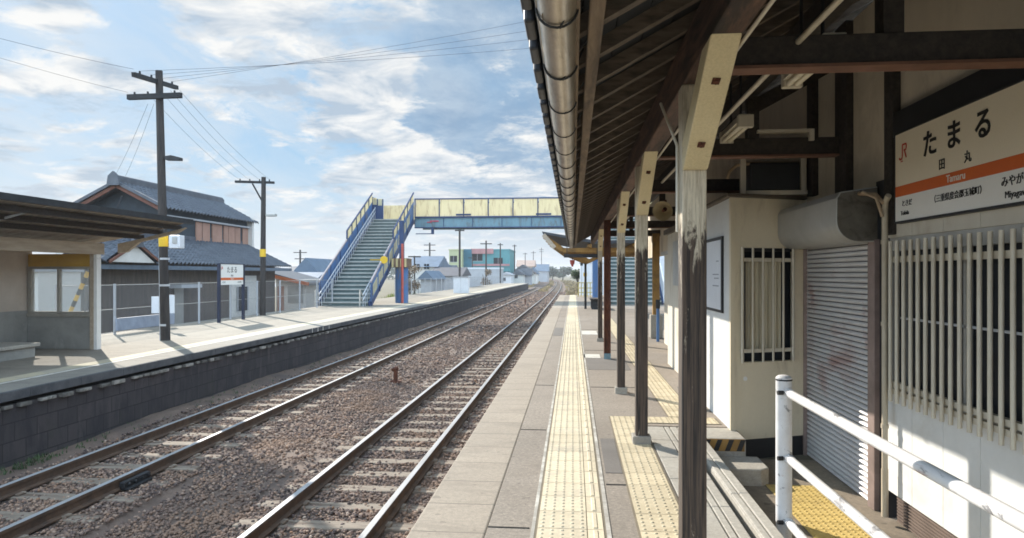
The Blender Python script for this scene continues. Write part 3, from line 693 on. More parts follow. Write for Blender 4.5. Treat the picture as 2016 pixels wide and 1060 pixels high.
# booth
BX, BY0, BY1, BT = 1.54, (6.68 + SA * 1.54) / CA, 10.1, 2.28
bo = thing('ticket_booth', (BX, BY0, 0), 'cream booth with a barred curtained window beside the roller shutter', 'booth')
wx0, wx1, wz0, wz1 = 1.655, 2.20, .66, 1.79
b = MB()
b.box((BX, BY0, -.10), (wx0, BY0 + .08, BT)); b.box((wx1, BY0, -.10), (WX - .002, BY0 + .08, BT)); b.box((wx0 + .001, BY0, -.10), (wx1 - .001, BY0 + .08, wz0)); b.box((wx0 + .001, BY0, wz1), (wx1 - .001, BY0 + .08, BT))
b.build('front_wall', beige, bo)
b = MB(); b.box((BX + .001, BY0 + .081, -.02), (BX + .08, BY1, BT)); b.build('side_wall', whitewall, bo)
b = MB(); b.box((BX - .006, BY0 - .006, -.1), (BX + .045, BY0 + .045, BT + .002)); b.box((BX + .40, BY0 - .003, -.09), (BX + .406, BY0 + .0, wz0)); b.box((BX + .52, BY0 - .003, wz1), (BX + .526, BY0, BT)); b.build('corner_trim', beige, bo, bevel=.004)
b = MB(); b.box((BX + .02, BY0 + .012, -.3), (WX - .004, BY0 + .07, -.101)); b.build('base_board', black_m, bo)
b = MB(); b.box((BX - .05, BY0 - .06, BT), (WX - .005, BY1, BT + .035)); b.build('roof', M('booth_roof', (0.13, 0.105, 0.075), (0.08, 0.065, 0.05), 4, .8), bo, bevel=.006)
w = MB(); w.box((wx0 + .001, BY0 + .06, wz0 + .001), (wx1 - .001, BY0 + .068, wz1 - .001)); win = w.build('window', glass_d, bo)
w = MB()
nn = 40
for i in range(nn):
    xa, xb = wx0 + .05 + (wx1 - wx0 - .16) * i / nn, wx0 + .05 + (wx1 - wx0 - .16) * (i + 1) / nn
    fa, fb = .012 * math.sin(i * 1.25), .012 * math.sin((i + 1) * 1.25)
    w.add([(xa, BY0 + .045 + fa, wz0 + .09), (xb, BY0 + .045 + fb, wz0 + .09), (xb, BY0 + .045 + fb, wz1 - .10), (xa, BY0 + .045 + fa, wz1 - .10)], [(0, 1, 2, 3)], 0, True)
w.build('curtain', curtain_m, win)
w = MB()
for k in range(6):
    x = wx0 - .005 + (wx1 - wx0) * k / 5; w.cyl((x, BY0 - .045, wz0 + .005), (x, BY0 - .045, wz1 + .0), .0125 if 0 < k < 5 else .016, n=10)
for z in (wz0 + .115, wz1 - .12): w.box((wx0 - .02, BY0 - .031, z - .018), (wx1 + .02, BY0 - .012, z + .018))
for z in (wz0 + .115, wz1 - .12):
    for x in (wx0 - .01, wx1 + .01): w.box((x - .012, BY0 - .03, z - .012), (x + .012, BY0, z + .012))
w.build('window_grille', bar_m, win)
w = MB(); w.box((wx0 + .01, BY0 - .004, wz1 - .035), (wx1 - .01, BY0 + .03, wz1 - .003)); w.box((wx0 + .002, BY0 + .005, wz0 + .002), (wx0 + .03, BY0 + .04, wz1 - .05)); w.build('window_frame', steel_dark, win)
w = MB(); w.cyl((1.69, BY0 - .004, .50), (1.69, BY0 + .002, .50), .022, n=12); w.build('wall_disc', white_paint, bo)
def shear(o):
    if o.type == 'MESH':
        for v in o.data.vertices: v.co.y += .38 * v.co.x      # the booth is not square to the wall
    for ch in o.children: shear(ch)
shear(bo)
# notice board on the booth side
na, nb = YX(1419, BX - .03), YX(1386, BX - .03)
nbd = thing('notice_board', (BX - .03, na, 1.1), 'framed white notice board on the lit side of the booth', 'notice board')
b = MB(); b.box((BX - .022, na, 1.13), (BX - .001, nb, 1.92)); b.build('frame', black_m, nbd)
b = MB(); b.box((BX - .026, na + .035, 1.16), (BX - .0225, nb - .03, 1.885)); b.build('sheet', paper_m, nbd)
b = MB()
for z, w_ in ((1.66, .12), (1.52, .3), (1.48, .22), (1.40, .3)): b.box((BX - .0285, na + .12, z), (BX - .0265, na + .12 + w_, z + .012))
b.build('printed_lines', M('grey_print', (.32, .34, .38), None, 3, .6), nbd)

# further station wall beyond the booth, ochre corner post
sw = thing('station_annex', (1.62, 10.2, 0), 'tan station annex wall beyond the booth with a lit lower half', 'building')
b = MB(); b.box((1.62, 10.2, -.02), (4.8, 11.9, 2.2)); b.build('wall', panelw, sw)
b = MB(); b.box((1.56, 10.16, 2.2), (4.9, 12.0, 2.28)); b.build('roof', M('booth_roof', (0.1, .1, .1)), sw)
b = MB(); b.box((1.605, 10.3, 1.35), (1.619, 11.2, 2.05)); b.build('window', grey_metal, sw)
an = thing('pale_kiosk', (2.1, 13.4, 0), 'narrow cream kiosk wall standing beyond the tan annex', 'kiosk')
b = MB(); b.box((2.02, 13.4, -.02), (4.6, 15.4, 1.95)); b.build('wall', panelw, an)
b = MB(); b.box((1.96, 13.34, 1.95), (4.7, 15.5, 2.02)); b.build('roof', grey_metal, an)
op = thing('ochre_post', (1.98, 16.6, 0), 'ochre painted timber post on a pale concrete plinth beyond the kiosk', 'post')
b = MB(); b.box((1.90, 16.52, .55), (2.06, 16.68, 2.5)); b.build('shaft', ochre, op, bevel=.008)
b = MB(); b.box((1.84, 16.45, 0), (2.13, 16.75, .56)); b.build('plinth', conc, op, bevel=.02)
lb = MB(); lb.box((2.25, 15.9, -.003), (2.9, 16.3, .12)); lb.box((2.2, 15.82, -.003), (2.95, 16.4, .05))
tag(lb.build('concrete_block', conc_l, bevel=.02), 'low pale concrete block on the ground near the ochre post', 'block')
bp = thing('blue_standpipe', (2.05, 15.75, 0), 'thin blue standpipe beside the kiosk and the ochre post', 'standpipe')
b = MB(); b.cyl((2.02 - .1, 15.72, 0), (2.02 - .1, 15.72, .75), .035, n=10); b.cyl((1.92, 15.72, .75), (1.92, 15.72, .95), .05, n=10, mi=1); b.build('pipe', [blue, steel_dark], bp)

# ------------------------------------------------------------------ platform canopy
PX = .617
CY0, CY1 = -1.2, 22.0
cn = thing('platform_canopy', (PX, 10, 0), 'dark timber platform canopy on peeling posts over the near platform', 'canopy')
SL = .55
def rz(X): return 2.74 + SL * (X - .57)        # underside of rafters
# roof boards and tiles
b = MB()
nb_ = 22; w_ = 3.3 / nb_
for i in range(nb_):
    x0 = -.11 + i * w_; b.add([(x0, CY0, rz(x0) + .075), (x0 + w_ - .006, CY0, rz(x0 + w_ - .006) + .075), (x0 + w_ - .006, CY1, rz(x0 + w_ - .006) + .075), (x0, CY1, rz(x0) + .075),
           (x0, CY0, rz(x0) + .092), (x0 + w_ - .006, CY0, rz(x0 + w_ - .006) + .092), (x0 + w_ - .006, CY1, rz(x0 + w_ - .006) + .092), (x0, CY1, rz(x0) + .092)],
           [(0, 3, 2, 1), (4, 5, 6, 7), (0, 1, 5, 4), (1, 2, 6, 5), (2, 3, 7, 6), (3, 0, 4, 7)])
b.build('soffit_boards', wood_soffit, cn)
def tiles(name, mat, parent, a, b_, c, d, pitch=.28, course=.25, amp=.035, thick=.03, step=.014):
    """pantile field between ridge a-b and eave c-d: waves along the eave, a step at each course"""
    a, b_, c, d = map(Vector, (a, b_, c, d))
    L_ = max((b_ - a).length, (d - c).length); W_ = ((c - a).length + (d - b_).length) / 2
    nu = max(2, int(L_ / pitch)) * 6; nv = max(1, int(W_ / course))
    nrm = (d - c).cross(a - c).normalized()
    if nrm.z < 0: nrm = -nrm
    m = MB(); vs = []; rows = []
    for k in range(nv):
        for e in (0, 1):
            t = (k + e) / nv
            p, q = a.lerp(c, t), b_.lerp(d, t)
            off = step * e
            rows.append([(p.lerp(q, i / nu) + nrm * (off + thick + amp * (abs(math.sin(PI * (i / 6.0 + .15))) ** 1.4))) for i in range(nu + 1)])
    p0 = [p_ - nrm * (thick + amp * .2) for p_ in rows[-1]]
    rows.append(p0)
    vs = [p_ for r in rows for p_ in r]; n = nu + 1
    fs = [(r * n + i, r * n + i + 1, (r + 1) * n + i + 1, (r + 1) * n + i) for r in range(len(rows) - 1) for i in range(nu)]
    m.add(vs, fs, 0, False)
    return m.build(name, mat, parent, recalc=False)
tx0 = -.150
tiles('roof_tiles', tile_black, cn, (3.2, CY0, rz(3.2) + .10), (3.2, CY1, rz(3.2) + .10), (tx0, CY0, rz(tx0) + .10), (tx0, CY1, rz(tx0) + .10), pitch=.3, course=.28, amp=.045, thick=.012, step=.03)
# hanging lips of the eave tiles
b = MB(); b.box((tx0 - .026, .03, rz(tx0) + .086), (tx0 + .014, .235, rz(tx0) + .165)); te = b.build('eave_tile', tile_black, None, bevel=.012); te.parent = cn
ro = Vector((0, 0, 0)) - cn.location
y = CY0 + 1.5; first = True
while y < CY1 - .2:
    o = te if first else part_copy(te, (0, 0, 0)); first = False; o.location = ro + Vector((0, y, 0)); y += .3
# rafters
b = MB(); b.prism([(-.10, -.03, rz(-.10)), (3.0, -.03, rz(3.0)), (3.0, -.03, rz(3.0) + .075), (-.10, -.03, rz(-.10) + .075)], (0, .06, 0))
raf = b.build('rafter', wood_rafter, None); raf.parent = cn
ro = Vector((0, 0, 0)) - cn.location
y = CY0 + .2; first = True
while y < CY1 - .1:
    o = raf if first else part_copy(raf, (0, 0, 0)); first = False
    o.location = ro + Vector((0, y, random.uniform(-.004, .004))); y += .404
# eave board under the rafter tips, fascia
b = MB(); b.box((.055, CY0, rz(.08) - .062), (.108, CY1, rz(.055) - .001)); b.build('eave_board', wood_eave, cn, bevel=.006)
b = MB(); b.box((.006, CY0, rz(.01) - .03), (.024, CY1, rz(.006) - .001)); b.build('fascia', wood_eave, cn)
# longitudinal beam
b = MB(); b.box((.560, CY0, 2.50), (.690, CY1, 2.735)); b.build('beam', wood_beam, cn, bevel=.01)
b = MB(); b.box((1.54, CY0, rz(1.6) - .17), (1.66, CY1, rz(1.54) - .002)); b.build('purlin', wood_dark, cn, bevel=.008)
# cross beams with struts
PY = [(832.6 / k + SA * PX) / CA for k in (235, 134.5, 94.5, 67.5, 53.5)]
b = MB(); b.box((.692, -.06, 2.585), (WX + .03, .06, 2.735)); cb0 = b.build('cross_beam', wood_dark, None, bevel=.008); cb0.parent = cn
b = MB(); b.box((.70, -.075, 2.568), (WX + .02, .045, 2.584)); uu = b.build('beam_soffit_strip', M('red_brown_strip', (0.20, 0.10, 0.065), (0.12, 0.06, 0.04), 4, .8), None); uu.parent = cb0
b = MB(); b.box((1.545, -.05, 2.736), (1.645, .05, rz(1.55) - .172)); uu = b.build('strut', wood_dark, None); uu.parent = cb0
for i, y in enumerate(PY + [19.0]):
    o = cb0 if i == 0 else part_copy(cb0, (0, 0, 0)); o.location = ro + Vector((0, y, 0))
for y, x0, x1 in ((PY[1] - .02, 1.64, 2.3), (PY[0] - .02, 1.64, 2.3)):
    b = MB(); b.beam((1.60, y, 3.02), (2.35, y + .25, 3.45), .09, .12); b.build('diagonal_strut', wood_dark, cn)
b = MB(); b.box((1.62, PY[1] - .1, 2.775), (2.06, PY[1] + .02, 2.80)); b.box((2.06, PY[1] - .1, 2.70), (2.10, PY[1] + .02, 2.80)); b.build('angle_bracket', bar_m, cn)
# gutter: half-round, with wire straps
g = MB(); gr_, gx_, gz_ = .066, -.052, 2.415; n = 14; yy = np.arange(CY0, CY1 + .01, .5); vs = []
prof = [(gx_ + gr_ * math.cos(PI + PI * k / n), gz_ + gr_ * math.sin(PI + PI * k / n)) for k in range(n + 1)] 
prof += [(gx_ + (gr_ - .004) * math.cos(PI + PI * k / n), gz_ + (gr_ - .004) * math.sin(PI + PI * k / n)) for k in range(n, -1, -1)]
m_ = len(prof)
for y in yy:
    for x, z in prof: vs.append((x, y, z + .004 * math.sin(y * 1.1)))
g.add(vs, [(i * m_ + k, i * m_ + (k + 1) % m_, (i + 1) * m_ + (k + 1) % m_, (i + 1) * m_ + k) for i in range(len(yy) - 1) for k in range(m_)], 0, True)
g.cyl((gx_ - gr_, CY0, gz_), (gx_ - gr_, CY1, gz_), .006, n=8)
gut = g.build('gutter', gutter_m, cn)
b = MB(); arc = [(gx_ + (gr_ + .004) * math.cos(PI + PI * k / 10), 0, gz_ + (gr_ + .004) * math.sin(PI + PI * k / 10)) for k in range(11)]
b.tube(arc + [(gx_ + gr_ + .03, .01, gz_ + .06)], .0045, 6); b.tube([(gx_ + .01, .0, gz_ - gr_ - .006), (gx_ + .05, -.10, gz_ - .02), (gx_ + .11, -.16, gz_ + .045)], .004, 6)
br0 = b.build('gutter_strap', steel_dark, None); br0.parent = gut
y = 1.05; first = True
while y < CY1:
    o = br0 if first else part_copy(br0, (0, 0, 0)); first = False; o.location = ro + Vector((0, y, 0)); y += .606
# conduit along the canopy
b = MB(); b.tube([(1.13, -1, 2.70), (1.13, 6.2, 2.70), (1.13, 18, 2.70)], .016, 8)
b.build('conduit', bar_m, cn)
b = MB(); b.tube([(.70, CY0, 2.49), (.70, 8, 2.495), (.70, 20, 2.49)], .009, 6); b.build('cable', bar_m, cn)
# posts
def post(y, w, kind='wood', z_top=2.50):
    b = MB()
    if kind == 'wood':
        b.box((PX - w / 2, y - w / 2, .0), (PX + w / 2, y + w / 2, z_top))
        p_ = b.build('post', post_m, cn, bevel=.008)
        # knee brace leaning towards the platform end: cream board with two bolt heads
        a, e = Vector((PX, y - w / 2 - .012, 2.07)), Vector((PX, y - .78, 2.52))
        c = MB(); 
        poly = [(PX - w * .5, y - w / 2 - .001, 2.06), (PX - w * .5, y - w / 2 - .030, 2.06), (PX - w * .5, y - .80, 2.500), (PX - w * .5, y - .60, 2.499), (PX - w * .5, y - w / 2 - .001, 2.20)]
        c.prism(poly, (w, 0, 0)); br = c.build('brace', cream, p_, bevel=.006)
        d = (Vector((0, y - .80, 2.500)) - Vector((0, y - w / 2 - .03, 2.06))); nn_ = Vector((0, -d.z, d.y)).normalized()
        if nn_.z > 0: nn_ = -nn_
        for t in (.22, .70):
            c = MB(); q = Vector((PX, y - w / 2 - .03, 2.06)) + Vector((0, d.y, d.z)) * t
            c.cyl(q + nn_ * .001, q + nn_ * .006, .024, n=4); c.cyl(q + nn_ * .002, q + nn_ * .014, .012, n=8); c.build('bolt', rust, br)
    elif kind == 'steel':
        for sx in (-1, 1): b.box((PX + sx * w / 2 - .008, y - .05, .0), (PX + sx * w / 2 + .008, y + .05, z_top))
        b.box((PX - w / 2 + .009, y - .006, 0), (PX + w / 2 - .009, y + .006, z_top)); p_ = b.build('post', rust, cn); tag(p_, 'rusty steel post')
        c = MB(); c.box((PX - .06, y - .06, 0), (PX + .06, y + .06, .10)); c.build('shoe', girder_m, p_)
        return
    c = MB(); c.box((PX - w / 2 - .028, y - w / 2 - .028, -.01), (PX + w / 2 + .028, y + w / 2 + .028, .075)); c.build('footing', conc, p_, bevel=.008)
post(PY[0], .125); post(PY[1], .108)
# third post: steel angle pair with timber core
post(PY[2], .10)
post(PY[3], .105, 'steel'); post(PY[4], .10)
# vertical pipe beside first post, upright thin strip
b = MB(); b.tube([(PX - .074, PY[0] + .02, 1.75), (PX - .074, PY[0] + .02, 2.2), (PX - .13, PY[0] + .25, 2.48)], .008, 8); b.build('drop_pipe', panelw, cn)

# hanging things under the canopy
def fluo(y, label):
    t = thing('fluorescent_lamp', (1.36, y, 2.72), label, 'lamp', 'tube lamps under the canopy')
    b = MB(); b.prism([(1.30, y, 2.735), (1.42, y, 2.735), (1.40, y, 2.80), (1.32, y, 2.80)], (0, .68, 0)); b.build('housing', bar_m, t, bevel=.005)
    b = MB(); b.cyl((1.335, y + .03, 2.712), (1.335, y + .65, 2.712), .018, n=12); b.cyl((1.385, y + .03, 2.712), (1.385, y + .65, 2.712), .018, n=12); b.build('tube', tube_glass, t)
    b = MB(); b.box((1.30, y - .03, 2.69), (1.42, y + .03, 2.79)); b.build('end_cap', bar_m, t, bevel=.006); b = MB(); b.box((1.30, y + .65, 2.69), (1.42, y + .70, 2.79)); b.build('end_cap', bar_m, t, bevel=.006)
    b = MB(); b.cyl((1.36, y + .15, 2.80), (1.36, y + .15, rz(1.36)), .01); b.build('hanger', steel_dark, t); b = MB(); b.cyl((1.36, y + .5, 2.80), (1.36, y + .5, rz(1.36)), .01); b.build('hanger', steel_dark, t)
fluo(3.72, 'tube lamp hanging above the big dark cross beam near the camera')
fluo(5.55, 'tube lamp farther in with only its pale end showing below the cross beam')
hs = thing('horn_speaker', (1.35, 9.3, 2.05), 'cream horn loudspeaker hanging behind the front post', 'loudspeaker')
b = MB(); c0 = P(1310, 412, 9.4); ax = Vector((-.35, -.9, -.25)).normalized(); n = 18
prev = None
b.cyl(c0 + ax * .16, c0, .135, .055, 18, cap=False); b.cyl(c0 + ax * .16, c0 + ax * .17, .142, .142, 18, cap=False); b.cyl(c0, c0 - ax * .14, .06, .055, 14)
b.build('horn', M('horn_cream', (0.55, 0.46, 0.28), (0.46, 0.37, 0.22), 4, .5), hs)
b = MB(); b.cyl(c0 + ax * .02, c0 + ax * .14, .03, .02, 12); b.beam(c0 - ax * .05, (c0.x, c0.y, 2.55), .03, .02); b.build('bracket', rust, hs)
eb = thing('equipment_box', (2.0, 7.05, BT + .035), 'black equipment box standing on the booth roof under the beam', 'equipment box')
b = MB(); b.box((1.76, 6.98, BT + .08), (2.24, 7.38, BT + .36)); b.build('body', black_m, eb, bevel=.012)
b = MB()
for x in (1.69, 2.27): b.box((x - .025, 6.97, BT + .036), (x + .025, 7.02, BT + .40))
b.box((1.72, 6.95, BT + .036), (2.3, 7.0, BT + .078)); b.build('stand', bar_m, eb)
b = MB(); b.box((1.77, 6.972, BT + .10), (2.23, 6.979, BT + .115)); b.build('lower_trim', steel_dark, eb)
b = MB(); b.tube([P(1432, 352, 6.85), P(1436, 338, 6.85), P(1450, 326, 6.85), P(1480, 322, 6.85), P(1530, 320, 6.85), P(1575, 321, 6.85), P(1593, 330, 6.85), P(1605, 352, 6.85), P(1610, 385, 6.85)], .017, 10)
tag(b.build('cable_loop', M('tan_cable', (.4, .3, .2))), 'tan cable looping over the black box on the booth roof', 'cable')

# station name board on the wall
ya, yb_ = YX(1760, 2.29), YX(1760, 2.29) - 1.57
ym = (ya + yb_) / 2
sg = thing('station_sign', (2.3, ym, 1.9), 'cream station name board with big black characters and an orange band on the wall', 'station sign')
SX = 2.30
b = MB(); b.box((SX, yb_, 2.152), (SX + .035, ya, 2.52)); b.build('board', sign_c, sg)
b = MB(); b.box((SX, yb_, 2.078), (SX + .035, ya, 2.151)); b.build('orange_band', orange_m, sg)
b = MB(); b.box((SX, yb_, 1.905), (SX + .035, ya, 2.077)); b.build('lower_board', sign_w, sg)
b = MB(); b.box((SX - .004, yb_ - .01, 1.89), (SX + .045, ya + .012, 1.904)); b.box((SX - .004, yb_ - .01, 2.521), (SX + .045, ya + .012, 2.535)); b.box((SX - .004, ya + .0005, 1.9045), (SX + .045, ya + .012, 2.5205)); b.build('frame', steel_dark, sg)
RT, UP = (0, -1, 0), (0, 0, 1)
def sgt(s, size, mat, x, z, **k): return text(s, size, mat, sg, (SX - .0025, YX(x, SX), z), RT, UP, **k)
sgt('た', .185, ink, 1831, 2.365, bold=.0035); sgt('ま', .185, ink, 1878, 2.365, bold=.0035); sgt('る', .185, ink, 1936, 2.365, bold=.0035)
sgt('田', .075, ink, 1855, 2.213, bold=.0005); sgt('丸', .075, ink, 1906, 2.213, bold=.0005)
sgt('Tamaru', .066, white_ink, 1882, 2.113)
sgt('ときだ', .048, ink, 1786, 2.020); sgt('Tokida', .042, ink, 1782, 1.955)
sgt('（三重県度会郡玉城町）', .052, ink, 1884, 2.005)
sgt('みやがわ', .062, ink, 2001, 2.020); sgt('Miyagawa', .052, ink, 2003, 1.950)
# red two-letter mark
b = MB(); yj0 = YX(1778, SX)
def stroke(pts, w=.011): 
    for i in range(len(pts) - 1): b.beam((SX - .0028, yj0 - pts[i][0], 2.385 + pts[i][1]), (SX - .0028, yj0 - pts[i + 1][0], 2.385 + pts[i + 1][1]), w, .002, up=(1, 0, 0))
stroke([(-.05, -.035), (-.045, -.047), (-.03, -.05), (-.012, -.045), (-.006, -.03), (-.006, .05), (.045, .05), (.05, .04), (.05, .02), (.043, .01), (.015, .01)]); stroke([(.022, .01), (.05, -.045)]); stroke([(-.03, -.066), (.0, -.066)], .006)
b.build('emblem', red_ink, sg)

# ------------------------------------------------------------------ second canopy further on
c2 = thing('far_canopy', (.8, 27, 0), 'low far canopy with ochre timbers beyond the end of the dark canopy', 'canopy')
b = MB(); b.prism([(-1.05, 23.2, 2.98), (-1.02, 23.2, 2.90), (.8, 23.2, 2.55), (3.6, 23.2, 2.62), (3.6, 23.2, 2.72), (.8, 23.2, 2.66)], (0, 7.6, 0)); b.build('roof', M('far_roof', (0.06, .065, .075), None, 3, .7), c2)
for k in range(4):
    y = 23.5 + k * 2.2
    b = MB(); b.box((-.35, y, 2.28), (3.4, y + .14, 2.43)); b.beam((-.98, y + .07, 2.82), (-.35, y + .07, 2.36), .14, .16); b.build('cross_timber', ochre, c2)
for k in range(4):
    y = 23.9 + k * 2.2
    b = MB(); b.beam((.57, y, 2.0), (-.25, y, 2.34), .10, .10); b.beam((.57, y, 2.0), (1.3, y, 2.34), .10, .10); b.build('knee_timber', ochre, c2)
b = MB(); b.box((.5, 23.3, 2.44), (.64, 30.6, 2.55)); b.box((2.0, 23.3, 2.44), (2.14, 30.6, 2.56)); b.build('long_timber', ochre, c2)
b = MB(); b.beam((-1.0, 23.25, 2.87), (-.62, 23.25, 2.42), .12, .14); b.build('end_board', tan_wood, c2)
b = MB(); b.box((2.0, 30.2, 0), (2.14, 30.34, 2.44)); b.box((.5, 30.2, 0), (.6, 30.3, 2.44)); b.build('post', steel_dark, c2)
hg = thing('hanging_sign', (.2, 23.6, 2.05), 'dark narrow sign bar hanging under the far canopy edge', 'sign')
b = MB(); b.box((-.30, 22.8, 2.08), (.95, 22.88, 2.20)); b.build('bar', black_m, hg)
b = MB(); b.cyl((-.2, 22.84, 2.2), (-.2, 22.84, 2.6), .012); b.build('hanger', steel_dark, hg); b = MB(); b.cyl((.8, 22.84, 2.2), (.8, 22.84, 2.56), .012); b.build('hanger', steel_dark, hg)
rl_ = thing('red_lamp', (-.02, 23.1, 1.9), 'small red lamp hanging below the dark sign bar', 'lamp')
b = MB(); b.cyl((-.02, 23.0, 1.86), (-.02, 23.0, 2.0), .07, .09, 12); b.cyl((-.02, 23.0, 1.78), (-.02, 23.0, 1.86), .03, .05, 12); b.build('shade', M('red_lamp_m', (.38, .07, .05), None, 4, .5), rl_)
b = MB(); b.cyl((-.02, 23.0, 2.0), (-.02, 22.9, 2.08), .01); b.build('cord', steel_dark, rl_)

# ------------------------------------------------------------------ far (left) platform
LZ, LE, LB = -.07, -7.66, -12.6
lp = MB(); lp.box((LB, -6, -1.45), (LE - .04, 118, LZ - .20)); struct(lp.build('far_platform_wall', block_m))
lt = MB(); lt.box((LB, -6, LZ - .2), (LE - .62, 118, LZ)); struct(lt.build('far_platform_top', left_top_m))
b = MB(); y = -6
while y < 118:
    b.box((LE - .03, y + .003, LZ - .13), (LE + .03, y + .997, LZ + .001)); y += 1.0
struct(b.build('far_platform_coping', M('shaded_dirty_coping', (.10, .10, .105), (.05, .052, .058), 3, .9, bump=.4, stain=(.03, .032, .04), stain_scale=1.2), bevel=.008))  # coping face coloured dark for the shade it stands in, plus dirty stains
b = MB(); b.box((LE - .618, -6, LZ - .12), (LE - .032, 118, LZ + .001)); struct(b.build('far_platform_edge', slab_mat('coping', (.29, .265, .225), (.14, .125, .11), 1.0, 3, grit=.35)))
b = MB(); y = 2.0
while y < 60:       # rough bedding stones under the coping
    l = random.uniform(.12, .32); b.box((LE - .05, y, LZ - .245 + random.uniform(-.02, .01)), (LE + .035 + random.uniform(-.03, .02), y + l, LZ - .19)); y += l + random.uniform(.02, .25)
struct(b.build('bedding_stones', M('bedding', (.30, .28, .25), (.07, .065, .06), 6, .9, bump=.5, island=.5), bevel=.012))
b = MB(); b.box((LE - 1.05, -6, LZ - .05), (LE - .75, 118, LZ + .004)); struct(b.build('far_tactile_line', M('faded_yellow_line', (.52, .455, .31), (.45, .39, .27), 2, .85, stain=(.38, .34, .28), stain_scale=1.5, stain_rng=(.48, .6))))
b = MB(); b.box((LE - .70, -6, LZ - .05), (LE - .63, 118, LZ + .0045)); struct(b.build('far_edge_line', paint_line))
b = MB()    # white drip stains below the coping
for i, x in enumerate((613, 624, 634, 646)):
    y = YX(x, LE); b.box((LE + .031, y - .02, LZ - .125), (LE + .034, y + .02, LZ - .005))
struct(b.build('edge_marking', paint_line))

# shelter
def fy(d, X): return (d + SA * X) / CA
SHX, SHB = -10.1, -11.65
sy = fy(14.5, SHX)
sh = thing('waiting_shelter', (SHX, sy, LZ), 'open concrete waiting shelter with a corrugated roof on the far platform', 'shelter')
b = MB(); b.box((SHB, sy, LZ), (SHX - .06, sy + .15, .62)); b.build('end_wall', conc_shelter, sh, bevel=.01)
b = MB(); b.box((SHB, sy - .03, .621), (SHX - .10, sy + .17, .69)); b.build('sill', conc, sh, bevel=.008)
b = MB(); b.box((SHX - .10, sy - .04, LZ), (SHX - .02, sy + .12, 2.0)); b.build('corner_post', tan_wood, sh)
b = MB(); b.box((SHX - .018, sy - .03, LZ), (SHX + .05, sy + .10, 1.97)); b.build('white_post', white_paint, sh)
b = MB(); b.box((SHB, sy + .02, 1.69), (SHX - .101, sy + .08, 1.96)); b.build('header_board', yellow_wood, sh)
wm = MB(); wm.box((SHB, sy, 1.64), (SHX - .101, sy + .1, 1.689)); wm.box((SHB, sy, .691), (SHB + .08, sy + .1, 1.639))
xm = (SHB + SHX) / 2 - .08; wm.box((xm - .02, sy, .73), (xm + .02, sy + .1, 1.639)); wm.box((SHB + .08, sy, .691), (SHX - .101, sy + .1, .73)); wm.box((SHX - .15, sy, .73), (SHX - .101, sy + .1, 1.639))
wdw = wm.build('window_frame', steel_dark if False else conc, sh)
def glass_mat():
    m = bpy.data.materials.new('hazy_glass'); t, N, L, B = nt(m)
    B.inputs['Base Color'].default_value = (.75, .80, .82, 1); B.inputs['Roughness'].default_value = .08; B.inputs['Alpha'].default_value = .25
    return m
hazy = glass_mat()
b = MB(); b.box((SHB + .08, sy + .045, .73), (xm - .02, sy + .052, 1.639)); b.build('pane', hazy, wdw)
b = MB(); b.box((xm + .02, sy + .055, .73), (SHX - .15, sy + .062, 1.639)); b.build('pane', hazy, wdw)
b = MB(); b.box((SHB - .12, 4, LZ), (SHB - .002, sy + .15, .75)); b.build('back_wall', conc_shelter, sh)
b = MB(); b.box((SHB - .10, 4, .751), (SHB - .02, sy + .15, 2.02)); b.build('back_boards', M('pinkish_board', (.50, .43, .36), (.42, .35, .29), 2, .8), sh)
b = MB(); b.box((SHX - .06, 4, 1.95), (SHX + .06, sy + .2, 2.19)); b.build('front_beam', tan_wood, sh, bevel=.01)
b = MB(); b.box((SHB - .02, 4, 2.021), (SHB + .08, sy + .12, 2.15)); b.build('back_beam', tan_wood, sh)
b = MB(); b.box((SHB + .01, 4.0, LZ), (-10.40, fy(13.25, -10.4), .13)); b.build('low_bench', black_m if False else conc_shelter, sh)
b = MB(); b.box((SHB + .01, 4.0, .131), (-10.33, fy(13.3, -10.35), .20)); b.build('bench_top', conc_l, sh, bevel=.01)
# curved roof ribs + sheet
ye = fy(15.2, -8.5)
def roofz(x):        # rises from the back towards the tracks
    t = (x - (-11.8)) / (-8.45 + 11.8); return 2.04 + .60 * t ** 1.4
rf = MB(); xs2 = np.linspace(-11.8, -8.45, 24); ys2 = np.arange(4, ye + .001, .04)
vs = [(x, y, roofz(x) + .055 + .016 * math.sin(y * 2 * PI / .16)) for y in ys2 for x in xs2] ; n = len(xs2)
rf.add(vs, [(i * n + k, i * n + k + 1, (i + 1) * n + k + 1, (i + 1) * n + k) for i in range(len(ys2) - 1) for k in range(n - 1)], 0, True)
vs = [(x, y, roofz(x) + .066 + .016 * math.sin(y * 2 * PI / .16)) for y in ys2 for x in xs2]
rf.add(vs, [(i * n + k, i * n + k + 1, (i + 1) * n + k + 1, (i + 1) * n + k) for i in range(len(ys2) - 1) for k in range(n - 1)], 0, True)
rf.build('roof_sheet', corr_m, sh, recalc=False)
for x in (-8.72, -9.15, -9.6):
    b = MB(); b.box((x - .035, 4, roofz(x) - .065), (x + .035, ye, roofz(x) + .03)); b.build('purlin', wood_dark, sh)
b = MB(); b.box((-8.50, 4, roofz(-8.45) + .0), (-8.42, ye + .02, roofz(-8.45) + .105)); b.build('eave_trim', steel_dark, sh)
rib = MB(); poly = [(x, 0, roofz(x) - .066) for x in np.linspace(-8.52, -10.1, 8)] + [(-10.1, 0, 2.0), (-9.9, 0, 2.02)] + [(x, 0, roofz(x) - .13) for x in np.linspace(-9.6, -8.7, 5)]
rib.prism(poly, (0, .09, 0)); rib0 = rib.build('roof_rib', tan_wood, None); rib0.parent = sh
so = -sh.location
for i, y in enumerate((ye - .14,)):
    o = rib0 if i == 0 else part_copy(rib0, (0, 0, 0)); o.location = so + Vector((0, y, 0))
